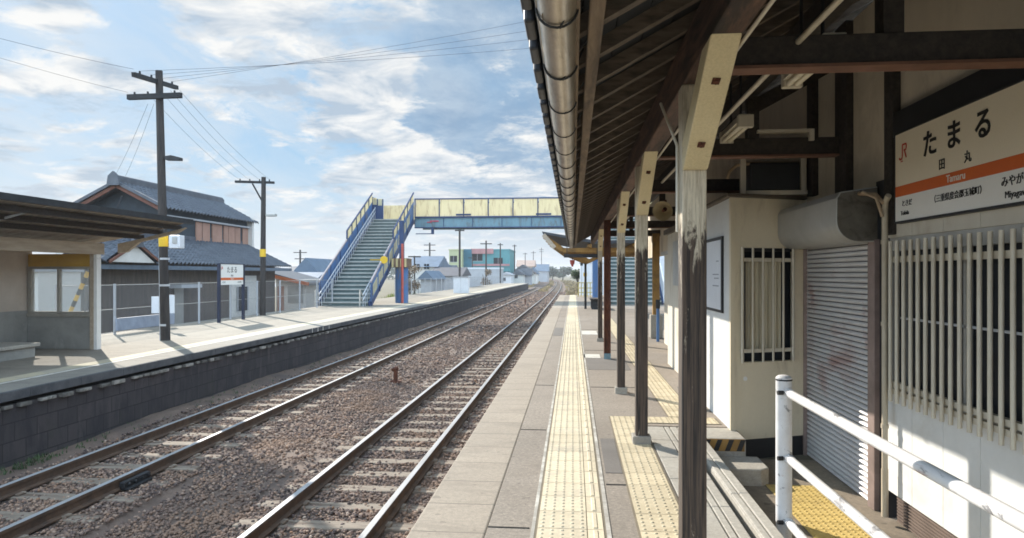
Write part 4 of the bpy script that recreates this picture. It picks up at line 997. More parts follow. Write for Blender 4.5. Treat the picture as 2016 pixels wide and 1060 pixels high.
# small white pipe under the roof
b = MB(); b.tube([(-8.75, fy(11.0, -8.7), roofz(-8.75) - .03), (-9.25, fy(11.0, -9.2), roofz(-9.25) - .05)], .02, 8); b.build('cross_pipe', lattice_m, sh)
wg = thing('white_garage', (-17, 19.6, -1.45), 'white walled garage seen through the shelter window', 'garage')
b = MB(); b.box((-20.5, 19.4, -1.45), (-16.2, 21.2, 1.6)); b.build('wall', house_white, wg)
b = MB(); b.box((-20.7, 19.2, 1.601), (-16.15, 21.3, 1.68)); b.build('roof', grey_b, wg)
b = MB(); b.box((-17.3, 19.38, -1.3), (-16.4, 19.399, 1.2)); b.build('door', grey_metal, wg)
# hazard tape strip seen through the window: a guy-wire cover on the fence
gw = thing('guy_wire_cover', (-12.3, 17.5, LZ), 'yellow and black striped guy wire cover leaning behind the shelter window', 'guy cover')
b = MB(); pA, pB = P(138, 615, 15.6), P(172, 540, 15.6); pC = P(184, 512, 15.6)
for i in range(9):
    q0, q1 = pA.lerp(pC, i / 9), pA.lerp(pC, (i + 1) / 9); b.cyl(q0, q1, .045, n=10, mi=i % 2)
b.build('cover', [yellow_m, black_m], gw)
b = MB(); b.cyl(pA - (pC - pA).normalized() * .9, pA, .012, n=8); b.cyl(pC, pC + (pC - pA).normalized() * 1.6, .012, n=8); b.build('wire', wire_m, gw)

# chain-link fence behind the platform
def fence(X, y0, y1, zb, h, label, pitch=2.05):
    t = thing('chain_link_fence', (X, y0, zb), label, 'fence')
    m = MB(); m.cyl((X, y0, zb), (X, y0, zb + h), .034, n=10); p0 = m.build('post', grey_b, None); p0.parent = t; p0.location = (0, 0, 0)
    for v in p0.data.vertices: v.co -= Vector((X, y0, zb))
    y = y0 + pitch; 
    while y <= y1 + .01:
        part_copy(p0, (0, y - y0, 0)); y += pitch
    m = MB()
    for z in (.06, h * .5, h - .03): m.cyl((X, y0, zb + z), (X, y1, zb + z), .009, n=8)
    m.build('rail', grey_metal, t)
    m = MB(); m.box((X + .03, y0, zb + .05), (X + .033, y1, zb + h - .02)); m.build('wire_mesh', link_m, t)
fence(-12.1, fy(18.1, -12.1) - 2.05, 33.6, LZ, 1.34, 'grey chain link fence behind the far platform before the stairs')
fence(-12.3, 46.5, 116, LZ, 1.25, 'pale chain link fence behind the far platform beyond the stairs', 2.4)
wp = MB(); wp.box((-12.02, fy(18.0, -12), .03), (-11.97, fy(20.6, -12), .36)); tag(wp.build('corrugated_panel', M('blue_grey_panel', (.30, .34, .42), (.23, .265, .33), 4, .6)), 'low blue grey sheet panel leaning against the fence foot', 'panel')
def board(x0, x1, y0, y1, d, lab):
    p, q = P(x0, y1, d), P(x1, y0, d); m = MB(); m.box((p.x, p.y - .02, p.z), (q.x, p.y + .02, q.z)); tag(m.build('notice_plate', hump), lab, 'notice', 'white plates on the fence')
board(299, 314, 584, 617, 19.2, 'white plate on the fence just left of the dark pole')
board(331, 344, 581, 617, 19.2, 'white plate on the fence just right of the dark pole')

# far platform name board
sgx = -11.6; y0, y1 = YX(432, sgx), YX(478, sgx)
fs_ = thing('platform_sign', (sgx, (y0 + y1) / 2, LZ), 'small white name board with an orange band on two navy posts', 'station sign')
b = MB(); b.box((sgx - .02, y0, 1.17), (sgx + .02, y1, 1.86)); b.build('board', sign_w, fs_)
b = MB(); b.box((sgx + .021, y0 + .01, 1.325), (sgx + .025, y1 - .01, 1.41)); b.build('orange_band', orange_m, fs_)
for y in (y0 - .03, y1 + .03):
    b = MB(); b.box((sgx - .045, y - .04, LZ), (sgx + .045, y + .04, 1.88)); b.build('post', navy, fs_)
b = MB(); b.box((sgx - .03, y0, 1.861), (sgx + .03, y1, 1.89)); b.build('top_rail', navy, fs_)
text('たまる', .24, ink, fs_, (sgx + .0235, (y0 + y1) / 2, 1.66), (0, 1, 0), UP)
text('田丸', .08, ink, fs_, (sgx + .0235, (y0 + y1) / 2, 1.475), (0, 1, 0), UP)
text('JR', .13, red_ink, fs_, (sgx + .0235, y0 + .14, 1.73), (0, 1, 0), UP)
text('ときだ', .07, ink, fs_, (sgx + .0235, y0 + .25, 1.25), (0, 1, 0), UP); text('みやがわ', .07, ink, fs_, (sgx + .0235, y1 - .28, 1.25), (0, 1, 0), UP)
text('Tamaru', .07, white_ink, fs_, (sgx + .0265, (y0 + y1) / 2, 1.367), (0, 1, 0), UP)

# utility poles
def insulators(m, p, q, n, r=.03):
    for i in range(n):
        c = Vector(p).lerp(Vector(q), (i + .5) / n); m.cyl(c, c + Vector((0, 0, .12)), r, r * .7, 8)
d1 = 16.5
pb, pt = P(326, 670, d1), P(313, 140, d1)
pl = thing('utility_pole', pb, 'tall dark utility pole with two crossarms by the shelter', 'utility pole')
b = MB(); b.cyl(pb - Vector((0, 0, .1)), pt, .112, .082, 16); b.build('pole', pole_m, pl)
b = MB(); pa, pc = P(263, 147, d1 - 1.3), P(348, 173, d1 + 1.3); b.beam(pa, pc, .09, .10); insulators(b, pa, pc, 4); b.build('crossarm', steel_dark, pl)
b = MB(); pa2, pc2 = P(252, 192, d1), P(357, 188, d1 - .15); b.beam(pa2, pc2, .10, .12); insulators(b, pa2, pc2, 4); b.build('crossarm', steel_dark, pl)
b = MB(); q = P(317, 313, d1); b.cyl(q, q + Vector((.22, 0, .01)), .018); b.prism([q + Vector((.15, -.09, -.04)), q + Vector((.50, -.07, -.05)), q + Vector((.50, -.07, .02)), q + Vector((.3, -.09, .07)), q + Vector((.15, -.09, .05))], (0, .16, 0)); b.build('lamp', insul, pl)
b = MB(); q = P(321, 452, d1); b.cyl(P(322, 486, d1), P(321.5, 463, d1), .109, n=16); b.build('yellow_band', yellow_m, pl)
b = MB(); q = P(347, 476, d1 - .1); b.box((q.x - .14, q.y - .08, q.z - .16), (q.x + .14, q.y + .12, q.z + .15)); b.box((q.x - .05, q.y - .10, q.z - .05), (q.x + .07, q.y - .08, q.z + .11), 1); b.build('meter_box', [hump, grey_metal], pl, bevel=.01)
b = MB(); 
for yy_ in (510, 562, 640): b.cyl(P(324, yy_ + 2, d1), P(324, yy_ - 2, d1), .118, n=16)
b.cyl(P(316, 675, d1 - .05), P(314, 470, d1 - .05), .022, n=8); b.build('band', lattice_m, pl)
d2 = 26.5
pb2, pt2 = P(517, 621, d2), P(519, 349, d2)
pl2 = thing('utility_pole', pb2, 'thinner utility pole with one crossarm standing right of the tiled house', 'utility pole')
b = MB(); b.cyl(pb2 - Vector((0, 0, .1)), pt2, .115, .085, 14); b.build('pole', pole_m, pl2)
b = MB(); pa3, pc3 = P(463, 358, d2), P(540, 360, d2); b.beam(pa3, pc3, .09, .09); insulators(b, pa3, pc3, 4); b.beam(P(497, 362, d2), P(517, 398, d2), .05, .05); b.build('crossarm', steel_dark, pl2)
b = MB(); q = P(520, 424, d2); b.cyl(q, q + Vector((.3, 0, 0)), .02); b.box((q.x + .1, q.y - .1, q.z - .05), (q.x + .48, q.y + .1, q.z + .05)); b.build('lamp', grey_metal, pl2, bevel=.02)
b = MB(); b.cyl(P(517.5, 506, d2), P(517.6, 491, d2), .115, n=14); b.build('yellow_band', yellow_m, pl2)

def wire(pts, r, label, sag=0.0, name='power_line'):
    a, c = Vector(pts[0]), Vector(pts[1]); n = 14
    m = MB(); m.tube([a.lerp(c, i / n) - Vector((0, 0, sag * 4 * (i / n) * (1 - i / n))) for i in range(n + 1)], r, 6)
    tag(m.build(name, wire_m), label, 'power line', 'overhead wires')
far = Vector
for i, (y0_, y1_) in enumerate(((146, 24), (156, 44), (166, 62), (168, 80))):
    a = pa.lerp(pc, .9 - .25 * i) + Vector((0, 0, .13)); e = P(1060, y1_, 19); e2 = e + (e - a) * .8
    wire((a, e2), .0035, 'overhead wires crossing the sky from the tall pole to the canopy', .2)
for (p, y_) in ((pa, 68), (pa2, 106)):
    a = Vector(p) + Vector((0, 0, .12)); e = P(-10, y_, 14); wire((a, e + (e - a) * .6), .0035, 'overhead wires leaving the tall pole to the left', .06)
for t, u in ((.35, .1), (.62, .35), (.8, .62), (.97, .9)):
    wire((pa2.lerp(pc2, t) + Vector((0, 0, .12)), pa3.lerp(pc3, u) + Vector((0, 0, .1))), .0035, 'overhead wires between the tall pole and the thinner pole', .15)
for k, (x0, x1) in enumerate(((291, 226), (303, 247))):
    wire((P(x0, 205, d1), P(x1, 347, d1 + 6)), .0035, 'service wires dropping from the tall pole to the tiled house', .08)

# ------------------------------------------------------------------ tiled house
HX = -19.5
hs_ = thing('tiled_house', (HX, 30, -1.45), 'two storey house with grey tiled roofs and salmon upper panels', 'house')
yr0, yr1, zr = 27.6, 36.4, 5.42
ez, eX = 4.30, -17.5
b = MB(); b.box((-21.3, 28.3, -1.45), (-17.9, 36.2, 4.45)); b.prism([(-21.3, 28.3, 4.45), (-17.9, 28.3, 4.45), (-17.9, 28.3, 4.5), (HX, 28.3, 5.25), (-21.3, 28.3, 4.5)], (0, 7.9, 0)); b.build('upper_wall', navy_gable, hs_)
tiles('roof', kawara, hs_, (HX, yr0, zr), (HX, yr1, zr), (eX, yr0, ez), (eX, yr1 + .3, ez), amp=.11, step=.028)
tiles('roof', kawara, hs_, (HX, yr1, zr), (HX, yr0, zr), (HX - 2.1, yr1, ez), (HX - 2.1, yr0, ez), amp=.11, step=.028)
b = MB(); b.box((HX - .16, yr0 - .1, zr - .02), (HX + .16, yr1 + .05, zr + .26)); b.cyl((HX, yr0 - .12, zr + .28), (HX, yr1 + .05, zr + .28), .10, n=10)
b.prism([(HX - .28, yr0 - .2, zr - .1), (HX + .28, yr0 - .2, zr - .1), (HX + .22, yr0 - .2, zr + .3), (HX, yr0 - .2, zr + .5), (HX - .22, yr0 - .2, zr + .3)], (0, .12, 0)); b.build('ridge', kawara, hs_)
for sx in (-1, 1):
    b = MB(); e = Vector((HX + sx * 2.05, yr0 + .02, ez - .03)); r_ = Vector((HX, yr0 + .02, zr - .1)); b.beam(r_, e, .05, .15); b.build('barge_board', barge_red, hs_)
    b = MB(); b.beam(r_ + Vector((0, -.02, .17)), e + Vector((sx * .05, -.02, .17)), .18, .12); b.build('verge_tiles', kawara, hs_)
# salmon panels and dark studs on the upper wall facing the tracks
b = MB()
for x0, x1 in ((386, 397), (399, 413), (418, 437), (441, 449), (450, 462), (463, 473), (478, 497)): b.box((-17.895, YX(x0, -17.85), 3.10), (-17.84, YX(x1, -17.85), 4.02))
b.build('upper_panel', house_pink, hs_)
b = MB(); b.box((-17.9, 28.3, 4.05), (-17.70, 36.3, 4.13)); b.build('upper_rail', grey_b, hs_)
b = MB(); b.box((-17.9, 36.2, 2.8), (-17.6, 36.4, 4.6)); b.box((-21, 36.21, 2.8), (-17.61, 36.35, 4.5)); b.build('end_wall', house_white, hs_)
# lower roof
ly0, ly1 = 21.5, 37.4
tiles('lower_roof', kawara, hs_, (-18.2, ly0, 3.1), (-18.0, ly1 - 1.2, 3.1), (-15.9, ly0, 1.88), (-15.9, ly1, 1.88), amp=.11, step=.028)
b = MB(); b.box((-18.1, ly0, 3.05), (-17.86, ly1 - 1, 3.3)); b.build('lower_ridge', kawara, hs_)
b = MB(); b.box((-16.0, ly0, 1.70), (-15.86, ly1, 1.86)); b.build('eave_gutter', M('slate_gutter', (.13, .17, .22), None, 3, .5), hs_)
b = MB(); b.box((-22, ly0 + .4, -1.45), (-16.6, 30.4, 2.0)); b.build('lower_wall', house_wood, hs_)
b = MB(); b.box((-22, 30.4, -1.45), (-16.62, 36.9, 2.0)); b.build('lower_wall', house_wood, hs_)
b = MB(); b.box((-16.62, YX(456, -16.5), -1.45), (-16.5, YX(505, -16.5), 1.45)); b.build('white_wall', house_white, hs_)
w = MB(); w.box((-16.495, YX(466, -16.5), -.3), (-16.46, YX(486, -16.5), .9)); hw = w.build('window', glass_d, hs_)
w = MB()
for xx in (466, 476, 486): w.box((-16.458, YX(xx, -16.5) - .04, -.3), (-16.43, YX(xx, -16.5) + .04, .9))
w.build('frame', grey_b, hw)
b = MB(); b.box((-16.6, YX(330, -16.5), .95), (-15.9, YX(372, -16.5), 1.10)); b.build('door_canopy', grey_b, hs_)
b = MB(); b.box((-16.598, YX(345, -16.55), -1.4), (-16.56, YX(362, -16.55), .95)); b.build('door', grey_metal, hs_)
# entrance gable with onigawara
b = MB(); gy = YX(262, -15.7)
tiles('porch_roof', kawara, hs_, (-17.5, gy, 2.75), (-15.6, gy, 2.75), (-17.5, gy - 1.5, 1.95), (-15.6, gy - 1.5, 1.95), amp=.09)
tiles('porch_roof', kawara, hs_, (-15.6, gy, 2.75), (-17.5, gy, 2.75), (-15.6, gy + 1.5, 1.95), (-17.5, gy + 1.5, 1.95))
b.box((-17.5, gy - .12, 2.75), (-15.6, gy + .12, 2.98)); b.prism([(-15.6, gy - .3, 2.5), (-15.6, gy + .3, 2.5), (-15.6, gy + .22, 2.95), (-15.6, gy, 3.2), (-15.6, gy - .22, 2.95)], (.12, 0, 0)); b.build('porch_ridge', kawara, hs_)
b = MB()
for s_ in (-1, 1): b.beam((-15.55, gy, 2.64), (-15.55, gy + s_ * 1.45, 1.95), .06, .09)
b.build('porch_barge', barge_red, hs_)
b = MB(); b.prism([(-15.75, gy - 1.2, 1.95), (-15.75, gy + 1.2, 1.95), (-15.75, gy, 2.6)], (.1, 0, 0)); b.build('porch_gable', house_white, hs_)
# roof of the house behind on the left
hb_ = thing('brown_roofed_house', (-25, 36, -1.45), 'house with a faded brown roof behind the tiled house', 'house')
b = MB(); b.box((-26.6, 33, -1.45), (-22, 40, 4.2)); b.build('wall', house_white, hb_)
b = MB(); b.prism([(-27.2, 32.5, 4.1), (-21.4, 32.5, 4.1), (-23.8, 32.5, 5.5), (-24.6, 32.5, 5.5)], (0, 8, 0)); b.build('roof', M('brown_roof', (.30, .21, .15), (.24, .165, .12), 2, .8), hb_)
# small outbuilding with orange verge
ob = thing('small_shed', (-16.5, 41, -1.45), 'small white shed with an orange roof edge by the pole', 'shed')
p0, p1 = P(530, 600, 40), P(592, 540, 40)
b = MB(); b.box((p0.x, 39.5, -1.45), (p1.x, 43, 1.2)); b.build('wall', house_white, ob)
b = MB(); b.prism([(p0.x - 2.0, 39.2, 1.95), (p1.x + .3, 39.2, .85), (p1.x + .3, 39.2, 1.0), (p0.x - 2.0, 39.2, 2.1)], (0, 4.2, 0)); b.build('roof', kawara, ob)
b = MB(); b.beam((p0.x - 1.0, 39.18, 1.6), (p1.x + .32, 39.18, .93), .05, .20); b.build('verge', M('orange_verge', (.48, .15, .06), None, 3, .7), ob)
b = MB(); b.box((p1.x - 1.1, 39.47, -.2), (p1.x - .15, 39.498, .8)); b.build('window', grey_metal, ob)
b = MB(); b.box((p0.x + .1, 39.46, -1.3), (p0.x + .5, 39.497, .8)); b.build('door', house_pink, ob)

# ------------------------------------------------------------------ footbridge
fb = thing('footbridge', (-4, 43.5, LZ), 'blue steel footbridge with faded yellow side panels and two stairs', 'footbridge')
DZ = 5.08; by0, by1 = 42.6, 45.1
XL, XR = -12.75, -10.1
b = MB()
b.box((-10.0, by0, 4.50), (6.5, by0 + .16, 5.08)); b.box((-10.0, by1 - .16, 4.50), (6.5, by1, 5.08))
for x in np.arange(-9.85, 6.2, .37): b.cyl((x, by0 - .012, 5.03), (x, by0 + .01, 5.03), .022, n=6); b.cyl((x, by0 - .012, 4.56), (x, by0 + .01, 4.56), .022, n=6)
b.build('girder', girder_m, fb)
b = MB()
for x in np.arange(-10.0, 6.4, 1.85): b.box((x, by0 - .05, 4.52), (x + .03, by0 - .001, 5.06))
b.box((-10.0, by0 - .09, 5.081), (6.5, by0 + .1, 5.12)); b.box((-10.0, by0 - .09, 4.44), (6.5, by0 + .2, 4.499)); b.build('girder_flange', blue_deep, fb)
b = MB()
for x in np.arange(-9.0, 6.2, 1.85): b.box((x, by0 + .17, 4.55), (x + .12, by1 - .17, 4.80))
b.build('cross_bearers', blue_deep, fb)
b = MB(); b.box((-12.9, by0 + .17, 4.85), (6.5, by1 - .17, 5.0)); b.build('deck', conc, fb)
for y in (by0 + .02, by1 - .05):
    for x in np.arange(-9.95, 6.4, 1.56): b = MB(); b.box((x + .03, y, 5.14), (x + 1.53, y + .03, 6.24)); b.build('side_panel', cream_panel2, fb)
b = MB(); b.box((-12.7, by1 - .05, 5.1), (-10.0, by1 - .02, 6.15)); b.build('side_panel', cream_panel2, fb)
b = MB()
for y in (by0 - .01, by1 - .06):
    for x in np.arange(-9.98, 6.5, 1.56): b.box((x - .03, y - .03, 5.1), (x + .03, y + .06, 6.27))
    b.box((-10.0, y - .03, 6.25), (6.5, y + .07, 6.32)); b.box((-10.0, y - .02, 5.125), (6.5, y + .05, 5.18))
b.build('panel_frame', blue_deep, fb)
b = MB()
for x in (-7.35, 1.0, -2.3): b.box((x, by0 - .02, 5.22), (x + .95, by0 + .012, 5.33))
b.build('blue_plate', blue_deep, fb)
b = MB(); b.box((-9.2, by0 - .055, 4.78), (-8.9, by0 - .051, 4.84)); b.box((-9.0, by0 - .056, 4.84), (-8.45, by0 - .052, 4.92)); b.build('red_scrawl', M('red_scrawl_m', (.5, .08, .12), None, 3, .6), fb)
def stair(xl, xr, ybot, ytop, zbot, ztop, parent, n=24):
    tr, ri, ed = MB(), MB(), MB()
    for i in range(n):
        y0 = ybot + (ytop - ybot) * i / n; y1 = ybot + (ytop - ybot) * (i + 1) / n; z1 = zbot + (ztop - zbot) * (i + 1) / n; z0 = z1 - (ztop - zbot) / n
        tr.box((xl, y0 + .02, z1 - .06), (xr, y1 + .06, z1)); ri.box((xl, y0 + .06, z0), (xr, y0 + .075, z1 - .061)); ed.box((xl, y0 + .0, z1 - .075), (xr, y0 + .019, z1 + .004))
    s_ = tr.build('stair_treads', stair_m, parent); ri.build('stair_risers', riser_m, s_); ed.build('stair_nosing', tread_edge, s_)
    b = MB()
    for x in (xl - .06, xr + .06): b.beam((x, ybot, zbot + .0), (x, ytop, ztop - .15), .06, .42)
    b.build('stringer', blue_deep, s_)
    return s_
yb_s, yt_s = fy(34.2, -11.4), by0 - .02
ls = stair(XL + .1, XR - .1, yb_s, yt_s, LZ, 5.0, fb)
def sz(y): return LZ + (5.0 - LZ) * (y - yb_s) / (yt_s - yb_s)
def side_panel(parent, x, ya, yb, h0, h1, name, mat, th=.04):
    m = MB(); m.prism([(x, ya, sz(ya) + h0), (x, yb, sz(yb) + h0), (x, yb, sz(yb) + h1), (x, ya, sz(ya) + h1)], (th, 0, 0)); return m.build(name, mat, parent)
ym_ = yb_s + (yt_s - yb_s) * .47
# left parapet (inner face seen), right parapet (outer face)
for x, sgn in ((XL - .02, 1), (XR, -1)):
    side_panel(ls, x, yb_s + .1, yt_s, .15, 1.12, 'blue_parapet', blue)
    side_panel(ls, x - .015, yb_s + .1, ym_, 1.12, 1.22, 'parapet_rail', M('pink_grey_rail', (.42, .36, .36), None, 3, .6), .07)
    for k in range(6):
        ya, yc = ym_ + (yt_s - ym_) * k / 6, ym_ + (yt_s - ym_) * (k + 1) / 6
        side_panel(ls, x + .005, ya + .06, yc - .06, 1.16, 1.62, 'yellow_panel', cream_panel2, .03)
        side_panel(ls, x - .01, ya - .04, ya + .05, 1.1, 1.68, 'panel_post', blue_deep, .07)
    side_panel(ls, x - .01, ym_, yt_s, 1.64, 1.72, 'top_rail', blue_deep, .07)
    for k in range(7):
        ya = yb_s + .15 + (yt_s - yb_s - .3) * k / 6; side_panel(ls, x - .012, ya, ya + .09, -.2, 1.14, 'stanchion', blue_deep, .07)
# yellow worn boards on the outer right side
for k in range(8):
    ya = yb_s + .4 + k * 1.0; side_panel(ls, XR + .042, ya, ya + .72, .30, .85, 'outer_panel', cream_panel2, .02)
# white double handrails with bars
for x in (XL + .20, XR - .22):
    m = MB()
    for h in (.55, .82): m.cyl((x, yb_s - .5, sz(yb_s - .5) + h), (x, yt_s + .3, sz(yt_s) + h + .1), .026, n=8)
    y = yb_s - .4
    while y < yt_s: m.cyl((x, y, sz(y) + .05), (x, y, sz(y) + .84), .018, n=6); y += .33
    m.build('handrail', lattice_m, ls)
for x in (XL + .2, XR - .22):
    m = MB(); m.tube([(x, yb_s - .5, sz(yb_s - .5) + .82), (x, yb_s - .9, .75), (x, yb_s - .95, LZ)], .035, 8); m.tube([(x, yb_s - .5, sz(yb_s - .5) + .55), (x, yb_s - .9, .45)], .03, 8); m.build('handrail_end', M('tan_rail', (.48, .44, .38), None, 3, .6), ls)
# top landing
b = MB(); b.box((XL - .05, by0, 5.0), (XL, by1, 6.45)); b.box((XL - .05, by0 - .03, 5.0), (XL + .72, by0 + .02, 6.3)); b.build('landing_wall', blue_deep, fb)
b = MB(); b.box((XL + .04, by0 - .045, 5.95), (XL + .30, by0 - .032, 6.38)); b.box((XL + .38, by0 - .045, 5.90), (XL + .64, by0 - .032, 6.32)); b.build('landing_panel', cream_panel2, fb)
b = MB(); b.box((-10.42, by1 - .2, 5.0), (-10.30, by1 - .1, 6.35)); b.build('landing_post', blue_deep, fb)
# yellow disc sign on the right rail
b = MB(); q = P(756, 512, 36.0); b.cyl(q, q + Vector((0, -.03, 0)), .20, n=20); b.beam(q + Vector((-.75, 0, 0)), q + Vector((0, 0, 0)), .03, .04); b.build('yellow_disc', yellow_m, ls)
# columns
cx = P(791, 597, 38).x
def column(x, y, ztop, zb):
    m = MB(); m.cyl((x, y, zb), (x, y, ztop), .36, n=24); c_ = m.build('column', blue, fb)
    m = MB(); m.box((x - .45, y - .45, ztop), (x + .45, y + .45, ztop + .5)); m.build('hazard_collar', M('brown_collar', (.20, .125, .08), (.12, .08, .05), 4, .8), c_)
    m = MB()
    for i in range(4): m.box((x - .455, y - .457, ztop + .02 + i * .001), (x - .455 + .11, y - .452, ztop + .48)) if i == 0 else m.box((x - .455 + i * .24, y - .457, ztop + .02), (x - .345 + i * .24, y - .452, ztop + .48))
    m.build('collar_stripe', M('pale_yellow', (.6, .5, .25), None, 3, .6), c_)
    m = MB(); m.box((x - .12, y - .12, ztop + .5), (x + .12, y + .12, 4.5)); m.build('column_head', blue_deep, c_)
    return c_
c_ = column(cx, fy(38, cx), 1.9, LZ)
m = MB(); m.cyl((cx + .16, fy(37.5, cx), LZ), (cx + .16, fy(37.5, cx), 3.2), .07, n=10); m.build('red_pipe', M('red_pipe_m', (.50, .10, .07), None, 3, .5), c_)
m = MB(); m.box((-8.9, by0 - .2, 4.05), (-8.75, by0, 4.5)); m.box((-9.9, by0 - .15, 4.05), (-8.9, by0 - .1, 4.10)); m.build('under_bracket', blue_deep, fb)
m = MB(); m.box((1.25, 43.0, 0), (1.6, 43.35, 4.6)); m.box((1.25, 44.4, 0), (1.6, 44.75, 4.6)); m.build('column', blue, fb)
# right stairs
rs_ = stair(1.9, 4.4, fy(34.3, 2), by0 - .02, 0, 5.0, fb)
m = MB()
for x in (1.8, 4.5): m.prism([(x, fy(34.3, 2), .1), (x, by0, 5.1), (x, by0, 6.2), (x, fy(34.3, 2), 1.2)], (.04, 0, 0))
m.build('parapet', hump, rs_)

# ------------------------------------------------------------------ background
def house(name, x0, x1, ytop, d, depth, wall, roof, label, roof_h=1.2, cat='house', wins=(), base=-1.45, over=.4, gable_x=True, group=None):
    """x0..x1, ytop in picture columns/rows at distance d; a real box with a pitched roof"""
    a, c = P(x0, ytop, d), P(x1, ytop, d); zt = a.z; yw = (a.y + c.y) / 2
    t = thing(name, ((a.x + c.x) / 2, yw, base), label, cat, group)
    m = MB(); m.box((a.x, yw, base), (c.x, yw + depth, zt - roof_h)); m.build('wall', wall, t)
    m = MB(); zb = zt - roof_h
    if roof_h < .4: m.box((a.x - .1, yw - .1, zb + .002), (c.x + .1, yw + depth + .1, zt))
    elif gable_x: m.prism([(a.x - over, yw - over, zb), (a.x - over, yw + depth + over, zb), (a.x - over, yw + depth / 2, zt)], (c.x - a.x + 2 * over, 0, 0))
    else: m.prism([(a.x - over, yw - over, zb), (c.x + over, yw - over, zb), ((a.x + c.x) / 2, yw - over, zt)], (0, depth + 2 * over, 0))
    m.build('roof', roof, t)
    for (u0, u1, v0, v1) in wins:
        m = MB(); p, q = P(u0, v1, d), P(u1, v0, d); m.box((p.x, yw - .05, p.z), (q.x, yw - .003, q.z)); w_ = m.build('window', glass_d, t)
        m = MB(); m.box((p.x - .06, yw - .07, p.z - .08), (q.x + .06, yw - .004, p.z - .001)); m.box(((p.x + q.x) / 2 - .03, yw - .065, p.z), ((p.x + q.x) / 2 + .03, yw - .051, q.z)); m.build('frame', grey_b, w_)
    return t
th = house('teal_building', 905, 1004, 491, 150, 14, teal, teal, 'two storey teal building with a pink band beyond the platform', .3, 'building', ((929, 950, 500, 514), (972, 990, 508, 520), (992, 1003, 535, 545)))
m = MB(); p, q = P(927, 500, 149.9), P(972, 491, 149.9); m.box((p.x, p.y - .15, p.z), (q.x, p.y - .08, q.z + .1)); p, q = P(925, 524, 149.9), P(1004, 520, 149.9); m.box((p.x, p.y - .15, p.z), (q.x, p.y - .08, q.z)); m.build('pink_band', pink_m, th)
m = MB(); p, q = P(912, 560, 149.8), P(929, 491, 149.8); m.box((p.x, p.y - .18, p.z), (q.x, p.y - .1, q.z)); m.build('side_wall', M('dark_teal', (.03, .14, .2), None, 1, .7), th)
house('lime_building', 884, 910, 491, 148, 10, lime, lime, 'pale lime house block left of the teal building', .25, 'building', ((886, 900, 504, 516),))
house('grey_house', 806, 858, 503, 88, 8, house_white, blue_roof, 'white house with a blue grey roof beyond the blue column', 1.5, wins=((815, 826, 520, 530), (835, 845, 520, 530)))
house('low_grey_house', 850, 905, 526, 84, 7, grey_b, M('grey_slate', (.10, .10, .115), None, 2, .7), 'low grey house with a dark roof beside the white house', 1.1, wins=((866, 874, 545, 555),))
house('pale_warehouse', 918, 985, 527, 128, 6, grey_b, hump, 'pale grey warehouse wall in front of the teal building', .3, 'warehouse')
house('dark_roofed_house', 1006, 1052, 521, 170, 9, house_white, M('grey_slate', (.1, .1, .1)), 'cream house with a dark gable right of the teal building', 2.2, gable_x=False)
house('brick_house', 858, 872, 520, 110, 8, M('dark_brick', (.14, .07, .06), None, 2, .8), blue_roof, 'small dark brick house between the white and lime houses', 1.0)
house('blue_roofed_house', 575, 634, 508, 62, 9, M('dark_board', (.07, .075, .09), None, 2, .8), blue_roof, 'dark house with a blue roof left of the stairs', 1.9, gable_x=False)
house('cottage', 545, 600, 536, 55, 7, house_white, blue_roof, 'white cottage with a blue grey roof left of the stairs', 1.2, wins=((575, 583, 552, 562),))
house('tan_house', 1018, 1050, 512, 205, 10, M('tan_w', (.5, .42, .33), None, 1, .8), M('tan_roof', (.45, .32, .26), None, 1, .8), 'far tan house with a pinkish roof near the rails', 2.0)
house('hazy_house', 1052, 1078, 520, 230, 12, grey_b, blue_roof, 'far grey house close to the vanishing rails', 2.5)
house('white_shed', 1142, 1204, 512, 72, 8, hump, hump, 'long white shed beyond the near platform end', .3, 'shed')
house('white_block', 1236, 1345, 470, 60, 8, hump, grey_b, 'white building showing between posts behind the kiosk', .3, 'building', ((1252, 1262, 500, 520),))
for k, (x0, x1, yt, d, wl, rf_, lab, rh) in enumerate((
    (828, 850, 533, 75, grey_b, blue_roof, 'small grey house low beside the white house', 1.0), (866, 890, 522, 130, house_white, kawara, 'far white house behind the lime house', 1.6),
    (1008, 1030, 531, 152, house_white, kawara, 'low white house right of the teal building', 1.2), (1026, 1044, 528, 158, grey_b, kawara, 'grey house behind the cream gabled house', 1.8),
    (1040, 1058, 526, 190, house_white, blue_roof, 'far white house near the small far pole', 2.0), (1060, 1080, 528, 300, house_white, kawara, 'faint white house left of the vanishing rails', 2.4),
    (596, 618, 519, 85, house_white, kawara, 'white gabled house just left of the stairs', 1.6), (560, 584, 524, 95, grey_b, kawara, 'grey far house behind the cottage', 1.6),
    (985, 1006, 536, 140, hump, grey_b, 'white low wall house under the teal building', .6))):
    house('far_house', x0, x1, yt, d, 7, wl, rf_, lab, rh, gable_x=bool(k % 2), wins=((x0 + (x1 - x0) * .25, x0 + (x1 - x0) * .5, yt + 11, yt + 17),))
# white cabinet hut on the far platform
ct = thing('equipment_cabinet', P(907, 578, 57), 'white equipment cabinet standing on the far platform', 'cabinet')
p = P(907, 578, 57); m = MB(); m.box((p.x - .62, p.y, LZ), (p.x + .62, p.y + .8, 1.25)); m.build('body', hump, ct, bevel=.02)
m = MB(); m.box((p.x - .68, p.y - .05, 1.251), (p.x + .68, p.y + .85, 1.31)); m.box((p.x - .01, p.y - .015, .05), (p.x + .01, p.y - .001, 1.2)); m.build('lid', grey_b, ct)
